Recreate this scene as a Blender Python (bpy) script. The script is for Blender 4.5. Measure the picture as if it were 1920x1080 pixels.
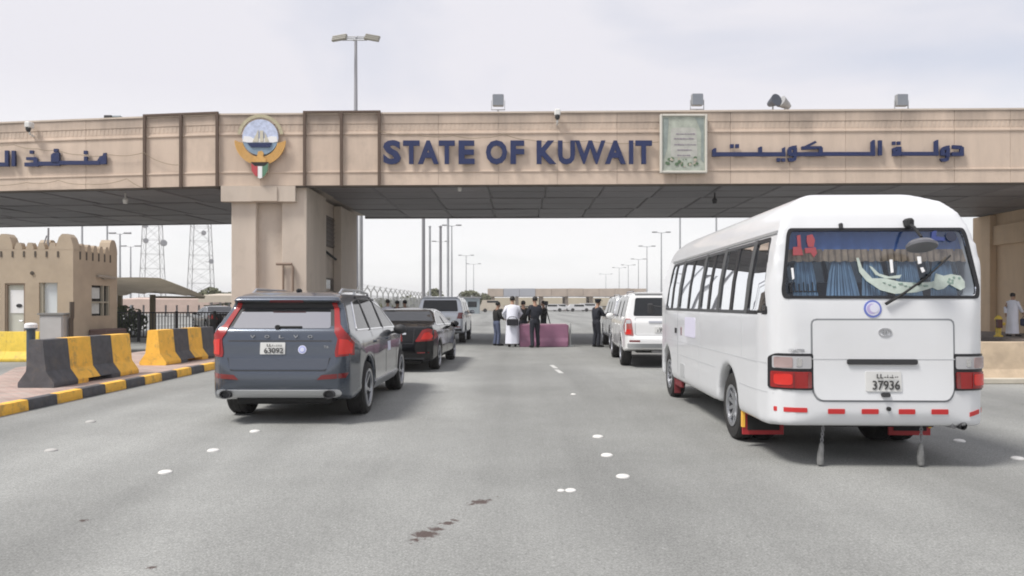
import bpy, bmesh, math, random
from mathutils import Vector, Matrix, noise as mnoise
from mathutils.bvhtree import BVHTree
R = math.radians
random.seed(7)
for o in list(bpy.data.objects):
    bpy.data.objects.remove(o)
SC = bpy.context.scene
COL = SC.collection

# ------------------------------------------------------------------ camera, sky, sun, exposure
EYE, FOC, HX, HY = 1.55, 1400.0, 960.0, 570.0
cam_d = bpy.data.cameras.new('camera')
cam = bpy.data.objects.new('camera', cam_d)
COL.objects.link(cam)
cam.location = (0, 0, EYE)
cam.rotation_euler = (R(90), 0, 0)
cam_d.sensor_width = 36
cam_d.lens = FOC / 1920 * 36
cam_d.shift_y = (HY - 540) / 1920
cam_d.clip_start = 0.1
cam_d.clip_end = 9000
SC.camera = cam
SUN_EL, SUN_AZ = 57.0, 240.0          # compass bearing of the sun: behind the camera, to the left
world = bpy.data.worlds.new('World')
SC.world = world
world.use_nodes = True
nt = world.node_tree
nt.nodes.clear()
n_out = nt.nodes.new('ShaderNodeOutputWorld')
n_bg = nt.nodes.new('ShaderNodeBackground')
n_bg.inputs['Strength'].default_value = 0.1
n_sky = nt.nodes.new('ShaderNodeTexSky')
n_sky.sky_type = 'NISHITA'
n_sky.sun_disc = False
n_sky.sun_elevation = R(SUN_EL)
n_sky.sun_rotation = R(SUN_AZ)
n_sky.air_density = 1.0
n_sky.dust_density = 2.0
n_tc = nt.nodes.new('ShaderNodeTexCoord')
n_map = nt.nodes.new('ShaderNodeMapping')
n_map.inputs['Scale'].default_value = (-1.3, 1.0, 3.2)
n_map.inputs['Rotation'].default_value = (0, R(-24), 0)
n_map.inputs['Location'].default_value = (0.35, 0.1, 0.0)
n_nz = nt.nodes.new('ShaderNodeTexNoise')
n_nz.inputs['Scale'].default_value = 1.25
n_nz.inputs['Detail'].default_value = 5
n_nz.inputs['Roughness'].default_value = 0.5
n_nz.inputs['Distortion'].default_value = 0.25
n_rmp = nt.nodes.new('ShaderNodeMapRange')
n_rmp.inputs[1].default_value = 0.36
n_rmp.inputs[2].default_value = 0.56
n_rmp.inputs[3].default_value = 0.58
n_rmp.inputs[4].default_value = 1.0
n_sep = nt.nodes.new('ShaderNodeSeparateXYZ')
n_hor = nt.nodes.new('ShaderNodeMapRange')      # near the horizon the veil of dust closes up
n_hor.inputs[1].default_value = 0.04
n_hor.inputs[2].default_value = 0.26
n_hor.inputs[3].default_value = 1.0
n_hor.inputs[4].default_value = 0.0
n_max = nt.nodes.new('ShaderNodeMath'); n_max.operation = 'MAXIMUM'
n_cc = nt.nodes.new('ShaderNodeMix'); n_cc.data_type = 'RGBA'
n_cc.inputs[6].default_value = (5.45, 5.38, 5.75, 1)     # thin high cloud
n_cc.inputs[7].default_value = (6.9, 6.9, 6.85, 1)     # dusty white horizon
n_mx = nt.nodes.new('ShaderNodeMix'); n_mx.data_type = 'RGBA'
L = nt.links.new
L(n_tc.outputs['Generated'], n_map.inputs['Vector'])
L(n_map.outputs[0], n_nz.inputs['Vector'])
L(n_nz.outputs[0], n_rmp.inputs[0])
L(n_tc.outputs['Generated'], n_sep.inputs[0])
L(n_sep.outputs['Z'], n_hor.inputs[0])
L(n_rmp.outputs[0], n_max.inputs[0])
L(n_hor.outputs[0], n_max.inputs[1])
L(n_hor.outputs[0], n_cc.inputs[0])
L(n_max.outputs[0], n_mx.inputs[0])
L(n_sky.outputs[0], n_mx.inputs[6])
L(n_cc.outputs[2], n_mx.inputs[7])
L(n_mx.outputs[2], n_bg.inputs['Color'])
L(n_bg.outputs[0], n_out.inputs['Surface'])
sun_d = bpy.data.lights.new('sun', 'SUN')
sun_d.energy = 2.6
sun_d.angle = R(15)
sun_d.color = (1.0, 0.965, 0.92)
sun = bpy.data.objects.new('sun', sun_d)
COL.objects.link(sun)
sdir = Vector((math.sin(R(SUN_AZ)) * math.cos(R(SUN_EL)), math.cos(R(SUN_AZ)) * math.cos(R(SUN_EL)), math.sin(R(SUN_EL))))
sun.rotation_euler = sdir.to_track_quat('Z', 'Y').to_euler()
sun.location = sdir * 60
SC.view_settings.view_transform = 'Standard'
SC.view_settings.look = 'None'
SC.view_settings.gamma = 1
SC.view_settings.use_curve_mapping = False
SC.view_settings.exposure = 0.64
SC.render.engine = 'CYCLES'
SC.cycles.max_bounces = 8
SC.cycles.filter_width = 1.9

# ------------------------------------------------------------------ helpers
def at(px, py, Y):
    """point at distance Y that the survey of the photograph gives for a pixel"""
    return Vector(((px - HX) * Y / FOC, Y, EYE - (py - HY) * Y / FOC))
def gd(px, py, z=0.0):
    Y = FOC * (EYE - z) / (py - HY)
    return Vector(((px - HX) * Y / FOC, Y, z))

MATS = {}
def mat(name, col, rough=0.6, metal=0.0, var=0.0, vscale=3.0, streak=None, bump=0.0, bscale=40.0, coat=0.0, ior=1.5, grime=0.0, emit=0.0, space='pos', rand=0.0, topstain=None, gscale=0.9):
    if name in MATS: return MATS[name]
    m = bpy.data.materials.new(name)
    m.use_nodes = True
    t = m.node_tree
    b = t.nodes['Principled BSDF']
    b.inputs['Roughness'].default_value = rough
    b.inputs['Metallic'].default_value = metal
    b.inputs['IOR'].default_value = ior
    b.inputs['Coat Weight'].default_value = coat
    b.inputs['Coat Roughness'].default_value = 0.04
    c4 = (*col, 1)
    b.inputs['Base Color'].default_value = c4
    m.diffuse_color = c4
    if emit:
        b.inputs['Emission Color'].default_value = c4
        b.inputs['Emission Strength'].default_value = emit
    if var or bump or grime:
        if space == 'pos':
            g = t.nodes.new('ShaderNodeNewGeometry'); vec = g.outputs['Position']
        else:
            g = t.nodes.new('ShaderNodeTexCoord'); vec = g.outputs['Object']
    if var or grime:
        mp = t.nodes.new('ShaderNodeMapping')
        if streak: mp.inputs['Scale'].default_value = streak
        t.links.new(vec, mp.inputs['Vector'])
        nz = t.nodes.new('ShaderNodeTexNoise')
        nz.inputs['Scale'].default_value = vscale
        nz.inputs['Detail'].default_value = 6
        nz.inputs['Roughness'].default_value = 0.62
        t.links.new(mp.outputs[0], nz.inputs['Vector'])
        mr = t.nodes.new('ShaderNodeMapRange')
        mr.inputs[1].default_value = 0.25; mr.inputs[2].default_value = 0.75
        mr.inputs[3].default_value = 1 - var; mr.inputs[4].default_value = 1 + var
        t.links.new(nz.outputs[0], mr.inputs[0])
        mu = t.nodes.new('ShaderNodeMix'); mu.data_type = 'RGBA'; mu.blend_type = 'MULTIPLY'
        mu.inputs[0].default_value = 1
        mu.inputs[6].default_value = c4
        t.links.new(mr.outputs[0], mu.inputs[7])
        res = mu.outputs[2]
        if grime:
            n2 = t.nodes.new('ShaderNodeTexNoise')
            n2.inputs['Scale'].default_value = gscale; n2.inputs['Detail'].default_value = 9; n2.inputs['Roughness'].default_value = 0.72
            t.links.new(vec, n2.inputs['Vector'])
            r2 = t.nodes.new('ShaderNodeMapRange')
            r2.inputs[1].default_value = 0.52; r2.inputs[2].default_value = 0.72; r2.inputs[3].default_value = 0; r2.inputs[4].default_value = grime
            t.links.new(n2.outputs[0], r2.inputs[0])
            m2 = t.nodes.new('ShaderNodeMix'); m2.data_type = 'RGBA'
            t.links.new(r2.outputs[0], m2.inputs[0])
            t.links.new(res, m2.inputs[6])
            m2.inputs[7].default_value = (0.16, 0.13, 0.10, 1)
            res = m2.outputs[2]
        if rand:      # pieces cut from different batches differ a little in tone
            oi = t.nodes.new('ShaderNodeObjectInfo')
            r3 = t.nodes.new('ShaderNodeMapRange'); r3.inputs[3].default_value = 1 - rand; r3.inputs[4].default_value = 1 + rand
            t.links.new(oi.outputs['Random'], r3.inputs[0])
            m3 = t.nodes.new('ShaderNodeMix'); m3.data_type = 'RGBA'; m3.blend_type = 'MULTIPLY'; m3.inputs[0].default_value = 1
            t.links.new(res, m3.inputs[6]); t.links.new(r3.outputs[0], m3.inputs[7]); res = m3.outputs[2]
        if topstain:  # soot and rain streaks that run down from the coping
            sx_ = t.nodes.new('ShaderNodeSeparateXYZ'); t.links.new(vec, sx_.inputs[0])
            mp2 = t.nodes.new('ShaderNodeMapping'); mp2.inputs['Scale'].default_value = (1, 1, .12); t.links.new(vec, mp2.inputs[0])
            n5 = t.nodes.new('ShaderNodeTexNoise'); n5.inputs['Scale'].default_value = 0.75; n5.inputs['Detail'].default_value = 7; n5.inputs['Roughness'].default_value = .62
            t.links.new(mp2.outputs[0], n5.inputs['Vector'])
            ad = t.nodes.new('ShaderNodeMapRange'); ad.clamp = False
            for i_, v_ in enumerate((topstain[0], topstain[1], 0.22, -0.25)): ad.inputs[i_ + 1].default_value = v_
            t.links.new(sx_.outputs['Z'], ad.inputs[0])
            sm_ = t.nodes.new('ShaderNodeMath'); sm_.operation = 'SUBTRACT'; t.links.new(n5.outputs[0], sm_.inputs[0]); t.links.new(ad.outputs[0], sm_.inputs[1])
            r5 = t.nodes.new('ShaderNodeMapRange')
            for i_, v_ in enumerate((0.44, 0.80, 0.0, 0.62)): r5.inputs[i_ + 1].default_value = v_
            t.links.new(sm_.outputs[0], r5.inputs[0])
            m5 = t.nodes.new('ShaderNodeMix'); m5.data_type = 'RGBA'; m5.inputs[7].default_value = (0.17, 0.14, 0.12, 1)
            t.links.new(r5.outputs[0], m5.inputs[0]); t.links.new(res, m5.inputs[6]); res = m5.outputs[2]
        t.links.new(res, b.inputs['Base Color'])
    if bump:
        n3 = t.nodes.new('ShaderNodeTexNoise')
        n3.inputs['Scale'].default_value = bscale; n3.inputs['Detail'].default_value = 4
        t.links.new(vec, n3.inputs['Vector'])
        bp = t.nodes.new('ShaderNodeBump')
        bp.inputs['Strength'].default_value = bump; bp.inputs['Distance'].default_value = 0.02
        t.links.new(n3.outputs[0], bp.inputs['Height'])
        t.links.new(bp.outputs[0], b.inputs['Normal'])
    MATS[name] = m
    return m

def glass_mat(name, tint, refl_rough=0.01, ior=1.5):
    if name in MATS: return MATS[name]
    m = bpy.data.materials.new(name); m.use_nodes = True
    t = m.node_tree; t.nodes.clear()
    o = t.nodes.new('ShaderNodeOutputMaterial')
    tr = t.nodes.new('ShaderNodeBsdfTransparent'); tr.inputs[0].default_value = (*tint, 1)
    gl = t.nodes.new('ShaderNodeBsdfGlossy'); gl.inputs['Roughness'].default_value = refl_rough
    gl.inputs[0].default_value = (0.95, 0.97, 1, 1)
    fr = t.nodes.new('ShaderNodeFresnel'); fr.inputs[0].default_value = ior
    mx = t.nodes.new('ShaderNodeMixShader')
    t.links.new(fr.outputs[0], mx.inputs[0]); t.links.new(tr.outputs[0], mx.inputs[1]); t.links.new(gl.outputs[0], mx.inputs[2])
    t.links.new(mx.outputs[0], o.inputs['Surface'])
    MATS[name] = m
    return m

WM = {}
def tag(o, label=None, cat=None, group=None, kind=None):
    if label: o['label'] = label
    if cat: o['category'] = cat
    if group: o['group'] = group
    if kind: o['kind'] = kind
    return o
def thing(name, loc, rz=0.0, label=None, cat=None, group=None, kind=None):
    o = bpy.data.objects.new(name, None)
    COL.objects.link(o)
    o.empty_display_size = 0.2
    o.location = loc
    o.rotation_euler = (0, 0, rz)
    WM[o] = Matrix.Translation(Vector(loc)) @ Matrix.Rotation(rz, 4, 'Z')
    return tag(o, label, cat, group, kind)
def link(o, parent=None, world=True):
    COL.objects.link(o)
    if parent is not None:
        o.parent = parent
        if world and parent in WM: o.matrix_parent_inverse = WM[parent].inverted()
    return o
def inst(name, me, parent=None, M=None, world=True):
    o = bpy.data.objects.new(name, me)
    link(o, parent, world)
    if M is not None: o.matrix_basis = M
    return o
def dup(root, loc, rz=0.0, **kw):
    def cp(o, par):
        c = o.copy(); COL.objects.link(c)
        if par is not None: c.parent = par; c.matrix_parent_inverse = o.matrix_parent_inverse.copy()
        for ch in list(o.children): cp(ch, c)
        return c
    r = cp(root, None)
    r.location = loc; r.rotation_euler = (0, 0, rz)
    for k in ('label', 'category', 'group'):
        if k in kw: r[k] = kw[k]
    return r

class MB:
    def __init__(s): s.bm = bmesh.new()
    def box(s, c, d, rz=0.0, bev=0.0, M=None, seg=1):
        m = Matrix.Translation(Vector(c)) @ Matrix.Rotation(rz, 4, 'Z')
        if M is not None: m = M @ m
        r = bmesh.ops.create_cube(s.bm, size=1, matrix=m @ Matrix.Diagonal((*d, 1)))
        if bev:
            es = list({e for v in r['verts'] for e in v.link_edges})
            bmesh.ops.bevel(s.bm, geom=es, offset=min(bev, min(d) * 0.45), segments=seg, affect='EDGES', profile=0.5)
        return s
    def prism(s, pts, a, b, axis='y'):
        def P(u, v, w):
            return {'y': (u, w, v), 'x': (w, u, v), 'z': (u, v, w)}[axis]
        A = [s.bm.verts.new(P(u, v, a)) for u, v in pts]
        B = [s.bm.verts.new(P(u, v, b)) for u, v in pts]
        n = len(pts)
        s.bm.faces.new(A); s.bm.faces.new(B[::-1])
        for i in range(n): s.bm.faces.new((A[i], B[i], B[(i + 1) % n], A[(i + 1) % n]))
        return s
    def hull8(s, lo, hi):
        """solid between two quads of points"""
        A = [s.bm.verts.new(p) for p in lo]; B = [s.bm.verts.new(p) for p in hi]
        n = len(lo)
        s.bm.faces.new(A[::-1]); s.bm.faces.new(B)
        for i in range(n): s.bm.faces.new((A[i], A[(i + 1) % n], B[(i + 1) % n], B[i]))
        return s
    def tube(s, pts, r, n=8, cap=True, flat=1.0):
        pts = [Vector(p) for p in pts]
        rr = r if isinstance(r, (list, tuple)) else [r] * len(pts)
        rings = []
        for i, p in enumerate(pts):
            t = (pts[min(i + 1, len(pts) - 1)] - pts[max(i - 1, 0)]).normalized()
            up = Vector((0, 0, 1)) if abs(t.z) < 0.9 else Vector((0, 1, 0))
            a = t.cross(up).normalized(); b = a.cross(t)
            rings.append([s.bm.verts.new(p + a * math.cos(2 * math.pi * k / n) * rr[i] + b * math.sin(2 * math.pi * k / n) * rr[i] * flat) for k in range(n)])
        for i in range(len(pts) - 1):
            for k in range(n):
                s.bm.faces.new((rings[i][k], rings[i][(k + 1) % n], rings[i + 1][(k + 1) % n], rings[i + 1][k]))
        if cap:
            s.bm.faces.new(rings[0][::-1]); s.bm.faces.new(rings[-1])
        return s
    def lathe(s, prof, n=24, M=None, closed=False):
        """profile of (radius, height) spun round z"""
        M = M or Matrix.Identity(4)
        rings = []
        for r, h in prof:
            if r < 1e-5: rings.append([s.bm.verts.new(M @ Vector((0, 0, h)))])
            else: rings.append([s.bm.verts.new(M @ Vector((r * math.cos(2 * math.pi * k / n), r * math.sin(2 * math.pi * k / n), h))) for k in range(n)])
        pr = list(zip(rings[:-1], rings[1:]))
        if closed: pr.append((rings[-1], rings[0]))
        for a, b in pr:
            for k in range(n):
                k2 = (k + 1) % n
                if len(a) == 1 and len(b) == 1: continue
                if len(a) == 1: s.bm.faces.new((a[0], b[k], b[k2]))
                elif len(b) == 1: s.bm.faces.new((a[k], a[k2], b[0]))
                else: s.bm.faces.new((a[k], a[k2], b[k2], b[k]))
        return s
    def ball(s, c, r, seg=12, scale=(1, 1, 1)):
        bmesh.ops.create_uvsphere(s.bm, u_segments=seg, v_segments=max(6, seg // 2), radius=1, matrix=Matrix.Translation(Vector(c)) @ Matrix.Diagonal((r * scale[0], r * scale[1], r * scale[2], 1)))
        return s
    def sheet(s, grid):
        V = [[s.bm.verts.new(p) for p in row] for row in grid]
        for i in range(len(V) - 1):
            for j in range(len(V[0]) - 1):
                s.bm.faces.new((V[i][j], V[i + 1][j], V[i + 1][j + 1], V[i][j + 1]))
        return s
    def solidify(s, th):
        bmesh.ops.recalc_face_normals(s.bm, faces=s.bm.faces)
        bmesh.ops.solidify(s.bm, geom=list(s.bm.faces), thickness=th)
        return s
    def mesh(s, name, m, smooth=35):
        bmesh.ops.recalc_face_normals(s.bm, faces=s.bm.faces)
        me = bpy.data.meshes.new(name)
        s.bm.to_mesh(me); s.bm.free()
        me.materials.append(m)
        if smooth:
            me.polygons.foreach_set('use_smooth', [True] * len(me.polygons))
            me.set_sharp_from_angle(angle=R(smooth))
        return me
    def build(s, name, m, parent=None, world=True, smooth=35, M=None):
        return inst(name, s.mesh(name, m, smooth), parent, M, world)

def evald(o):
    dg = bpy.context.evaluated_depsgraph_get(); dg.update()
    return bpy.data.meshes.new_from_object(o.evaluated_get(dg))
def drop(o):
    d = o.data
    bpy.data.objects.remove(o)
    if d is not None and d.users == 0:
        if isinstance(d, bpy.types.Mesh): bpy.data.meshes.remove(d)
        else: bpy.data.curves.remove(d)
def text_mesh(body, size=1.0, ext=0.02, off=0.0, space=1.0):
    cu = bpy.data.curves.new('lettering', 'FONT')
    cu.body = body; cu.size = size; cu.extrude = ext; cu.offset = off; cu.space_character = space
    cu.align_x = 'CENTER'; cu.align_y = 'CENTER'; cu.resolution_u = 3
    o = bpy.data.objects.new('lettering', cu); COL.objects.link(o)
    me = evald(o); drop(o)
    return me
def fit_text(name, body, x0, x1, z0, z1, y0, depth, m, parent, world=True, off=0.0, rx=True, space=1.0):
    """flat lettering that faces -y, filling a rectangle"""
    me = text_mesh(body, 1.0, 0.5, off, space)
    xs = [v.co.x for v in me.vertices]; ys = [v.co.y for v in me.vertices]
    a, b, c, d = min(xs), max(xs), min(ys), max(ys)
    for v in me.vertices:
        x, y, z = v.co
        v.co = (x0 + (x - a) / (b - a) * (x1 - x0), y0 - (z + 0.5) * depth, z0 + (y - c) / (d - c) * (z1 - z0))
    me.materials.clear(); me.materials.append(m)
    return inst(name, me, parent, None, world)

def rounded(pts, r, n=4):
    out = []
    N = len(pts)
    for i in range(N):
        p = Vector(pts[i][:2]); q = Vector(pts[i - 1][:2]); s = Vector(pts[(i + 1) % N][:2])
        rr = min(r, (p - q).length * 0.45, (s - p).length * 0.45)
        a = p + (q - p).normalized() * rr; b = p + (s - p).normalized() * rr
        for k in range(n + 1):
            t = k / n
            c = a * (1 - t) ** 2 + p * 2 * t * (1 - t) + b * t * t
            out.append((c.x, c.y))
    return out
def mirror(half):
    """closed outline from a right half listed bottom to top or rear to front"""
    return list(half) + [(-x, z) for x, z in reversed(half) if abs(x) > 1e-6]
def tmp(bmw):
    me = bmw.mesh('tmp', mat('tmp', (0.5, 0.5, 0.5)), 0)
    o = bpy.data.objects.new('tmp', me); COL.objects.link(o)
    return o
def boolean(o, cutter, op):
    md = o.modifiers.new('b', 'BOOLEAN'); md.operation = op; md.object = cutter; md.solver = 'EXACT'
def shell(side, plan, section, wheels, voxel=0.03, smooth=8, cut=None, L=8.0):
    """body whose outline is right from the side, from above and from the rear"""
    a = tmp(MB().prism(side, -1.5, 1.5, 'x'))
    b = tmp(MB().prism(plan, -0.2, 4.0, 'z'))
    c = tmp(MB().prism(section, -1.0, L, 'y'))
    boolean(a, b, 'INTERSECT'); boolean(a, c, 'INTERSECT')
    ws = []
    for y, z, r, xin in wheels:
        w = MB()
        for sx in (-1, 1):
            w.lathe([(0, 0), (r, 0), (r, 0.9), (0, 0.9)], 28, Matrix.Translation((sx * xin, y, z)) @ Matrix.Rotation(sx * math.pi / 2, 4, 'Y'))
        w = tmp(w); ws.append(w); boolean(a, w, 'DIFFERENCE')
    rm = a.modifiers.new('r', 'REMESH'); rm.mode = 'VOXEL'; rm.voxel_size = voxel
    sm = a.modifiers.new('s', 'SMOOTH'); sm.factor = 0.5; sm.iterations = smooth
    me = evald(a)
    for o in [a, b, c] + ws: drop(o)
    me.polygons.foreach_set('use_smooth', [True] * len(me.polygons))
    return me
def cut_mesh(me, cutters):
    o = bpy.data.objects.new('tmp', me); COL.objects.link(o)
    cs = [tmp(c) for c in cutters]
    for c in cs: boolean(o, c, 'DIFFERENCE')
    r = evald(o)
    drop(o)
    for c in cs: drop(c)
    r.polygons.foreach_set('use_smooth', [True] * len(r.polygons))
    r.set_sharp_from_angle(angle=R(40))
    return r
def bvh_of(me):
    bm = bmesh.new(); bm.from_mesh(me); t = BVHTree.FromBMesh(bm); bm.free(); return t

AX = {'rear': (lambda u, v: (Vector((u, -3, v)), Vector((0, 1, 0)))),
      'front': (lambda u, v: (Vector((u, 12, v)), Vector((0, -1, 0)))),
      'left': (lambda u, v: (Vector((-3, u, v)), Vector((1, 0, 0)))),
      'right': (lambda u, v: (Vector((3, u, v)), Vector((-1, 0, 0)))),
      'top': (lambda u, v: (Vector((u, v, 6)), Vector((0, 0, -1))))}
def fitted(bv, poly, axis, off=0.006, sink=0.02, step=0.09):
    """a panel of real thickness that follows the body under it"""
    bm = bmesh.new()
    vs = [bm.verts.new((u, v, 0)) for u, v in poly]
    bm.faces.new(vs)
    us = [p[0] for p in poly]; ws = [p[1] for p in poly]
    k = math.ceil(min(us) / step)
    while k * step < max(us):
        bmesh.ops.bisect_plane(bm, geom=list(bm.verts) + list(bm.edges) + list(bm.faces), plane_co=(k * step, 0, 0), plane_no=(1, 0, 0)); k += 1
    k = math.ceil(min(ws) / step)
    while k * step < max(ws):
        bmesh.ops.bisect_plane(bm, geom=list(bm.verts) + list(bm.edges) + list(bm.faces), plane_co=(0, k * step, 0), plane_no=(0, 1, 0)); k += 1
    nrm = {}
    for v in bm.verts:
        o, d = AX[axis](v.co.x, v.co.y)
        hit, n, _, _ = bv.ray_cast(o, d)
        if hit is None or n.dot(d) > -0.05:
            far = hit or (o + d * 3)
            h2, n2, _, _ = bv.find_nearest(far)
            if hit is None: hit, n = h2, n2
        if n.dot(d) > 0: n = -n
        n = (n - d * 0.6).normalized()
        v.co = hit + n * off; nrm[v] = n
    bd = [e for e in bm.edges if e.is_boundary]
    ring = {}
    for e in bd:
        for v in e.verts:
            if v not in ring: ring[v] = bm.verts.new(v.co - nrm[v] * (off + sink))
    for e in bd:
        a, b = e.verts
        bm.faces.new((a, b, ring[b], ring[a]))
    w = MB(); w.bm.free(); w.bm = bm
    return w
def band(pts, w, closed=False):
    """outline polygons of a thin strip along a polyline, one quad per piece"""
    out = []
    P = [Vector(p) for p in pts]
    if closed: P.append(P[0])
    for a, b in zip(P[:-1], P[1:]):
        d = (b - a).normalized(); n = Vector((-d.y, d.x)) * w / 2
        a2 = a - d * w * 0.3; b2 = b + d * w * 0.3
        out.append([tuple(a2 - n), tuple(b2 - n), tuple(b2 + n), tuple(a2 + n)])
    return out
def seam(bv, pts, axis, w, name, m, parent, closed=False, off=0.002):
    W = MB()
    for q in band(pts, w, closed):
        f = fitted(bv, q, axis, off, 0.01, 0.12)
        me = bpy.data.meshes.new('t'); f.bm.to_mesh(me); f.bm.free(); W.bm.from_mesh(me); bpy.data.meshes.remove(me)
    return W.build(name, m, parent, False)
def skin_mesh(nodes, edges, sub=1):
    me = bpy.data.meshes.new('tmp')
    me.from_pydata([n[0] for n in nodes], edges, [])
    o = bpy.data.objects.new('tmp', me); COL.objects.link(o)
    md = o.modifiers.new('k', 'SKIN'); md.use_smooth_shade = True
    for i, n in enumerate(nodes):
        sv = me.skin_vertices[0].data[i]
        sv.radius = n[1] if isinstance(n[1], (tuple, list)) else (n[1], n[1])
        sv.use_root = (i == 0)
    sd = o.modifiers.new('d', 'SUBSURF'); sd.levels = sub; sd.render_levels = sub
    r = evald(o); drop(o)
    r.polygons.foreach_set('use_smooth', [True] * len(r.polygons))
    return r
# ------------------------------------------------------------------ materials
M_sand = mat('sand', (0.42, 0.36, 0.28), 0.95, var=0.2, vscale=0.3)
M_stone = mat('stone_cladding', (0.57, 0.46, 0.37), 0.8, var=0.13, vscale=1.2, streak=(1.6, 1.6, 0.35), bump=0.12, bscale=30, grime=0.22, rand=0.045, topstain=(7.2, 8.25))
M_joint = mat('dark_joint', (0.09, 0.075, 0.06), 0.9)
M_render = mat('pillar_render', (0.55, 0.475, 0.40), 0.85, var=0.1, vscale=0.8, streak=(2, 2, 0.4), bump=0.1, bscale=35, grime=0.22)
M_booth = mat('booth_render', (0.43, 0.35, 0.26), 0.9, var=0.12, vscale=1.5, bump=0.25, bscale=45, grime=0.15)
M_soffit = mat('ceiling_metal', (0.20, 0.188, 0.196), 0.55, rand=0.22, var=0.2, vscale=0.5, streak=(0.5, 1.2, 1))
M_frame = mat('brown_steel', (0.10, 0.065, 0.045), 0.6)
M_navy = mat('navy_letters', (0.010, 0.021, 0.088), 0.55, var=0.12, vscale=1.5)
M_white = mat('white_paint', (0.8, 0.8, 0.8), 0.45)
M_whiteplastic = mat('white_plastic', (0.7, 0.7, 0.68), 0.5)
M_black = mat('black_rubber', (0.014, 0.014, 0.014), 0.75)
M_tyre = mat('tyre_rubber', (0.022, 0.021, 0.02), 0.85, var=0.3, vscale=9, space='obj')
M_blackgloss = mat('black_gloss', (0.012, 0.012, 0.013), 0.2)
M_dark = mat('dark_plastic', (0.03, 0.03, 0.032), 0.6)
M_galv = mat('galvanised_steel', (0.40, 0.41, 0.42), 0.5, metal=0.35, var=0.12, vscale=3)
M_poledark = mat('grey_steel', (0.27, 0.27, 0.28), 0.55, metal=0.2)
M_alu = mat('brushed_aluminium', (0.55, 0.56, 0.58), 0.3, metal=0.9)
M_chrome = mat('chrome', (0.75, 0.76, 0.78), 0.12, metal=1.0)
M_rim = mat('alloy_rim', (0.42, 0.43, 0.45), 0.3, metal=0.8)
M_rimdark = mat('dark_alloy', (0.08, 0.08, 0.085), 0.35, metal=0.7)
M_yellow = mat('yellow_paint', (0.92, 0.51, 0.07), 0.65, var=0.14, vscale=5, bump=0.15, grime=0.75, gscale=4.5)
M_yellow2 = mat('lemon_paint', (0.70, 0.50, 0.06), 0.65, var=0.16, vscale=5, bump=0.1, grime=0.6, gscale=4.5)
M_blackpaint = mat('black_paint', (0.085, 0.085, 0.092), 0.7, var=0.3, vscale=7, bump=0.2, grime=0.6, gscale=5)
M_conc = mat('stained_concrete', (0.47, 0.37, 0.26), 0.85, var=0.2, vscale=2.2, bump=0.2, grime=0.4)
M_redlens = mat('red_lens', (0.27, 0.008, 0.008), 0.25, coat=0.35)
M_redlit = mat('red_lens_lit', (0.50, 0.018, 0.012), 0.25, coat=0.3, emit=0.14)
M_darkred = mat('dark_red_lens', (0.16, 0.01, 0.012), 0.12, coat=1.0)
M_clearlens = mat('clear_lens', (0.40, 0.40, 0.41), 0.2, coat=.6)
M_reflect = mat('red_reflective_tape', (0.52, 0.03, 0.03), 0.35)
M_redpaint = mat('red_paint', (0.42, 0.025, 0.03), 0.5)
M_carglass = mat('car_glass', (0.012, 0.014, 0.016), 0.03, ior=1.5)
M_olive = mat('olive_fabric', (0.50, 0.42, 0.28), 0.9, var=0.15, vscale=1)
M_cream = mat('cream_sheet', (0.5, 0.44, 0.36), 0.8, var=0.1)
M_pinkwall = mat('pinkish_wall', (0.52, 0.40, 0.34), 0.85, var=0.15, vscale=0.6)
M_gold = mat('gold_paint', (0.62, 0.36, 0.11), 0.45, var=0.15, vscale=12)
M_greyblue = mat('grey_blue_sheet', (0.25, 0.29, 0.31), 0.7, var=0.15)
M_hedge = mat('leaf_green', (0.055, 0.075, 0.03), 0.7, var=0.4, vscale=2)
M_bark = mat('bark', (0.12, 0.09, 0.06), 0.9)
M_skin = mat('skin', (0.36, 0.21, 0.14), 0.55)
M_hair = mat('black_hair', (0.012, 0.01, 0.009), 0.6)
M_thobe = mat('white_cloth', (0.72, 0.73, 0.80), 0.8, var=0.06, vscale=6)
M_uniform = mat('dark_navy_cloth', (0.012, 0.014, 0.022), 0.75)
M_blackcloth = mat('black_cloth', (0.014, 0.014, 0.014), 0.8)
M_denim = mat('denim', (0.10, 0.12, 0.19), 0.85)

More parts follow.
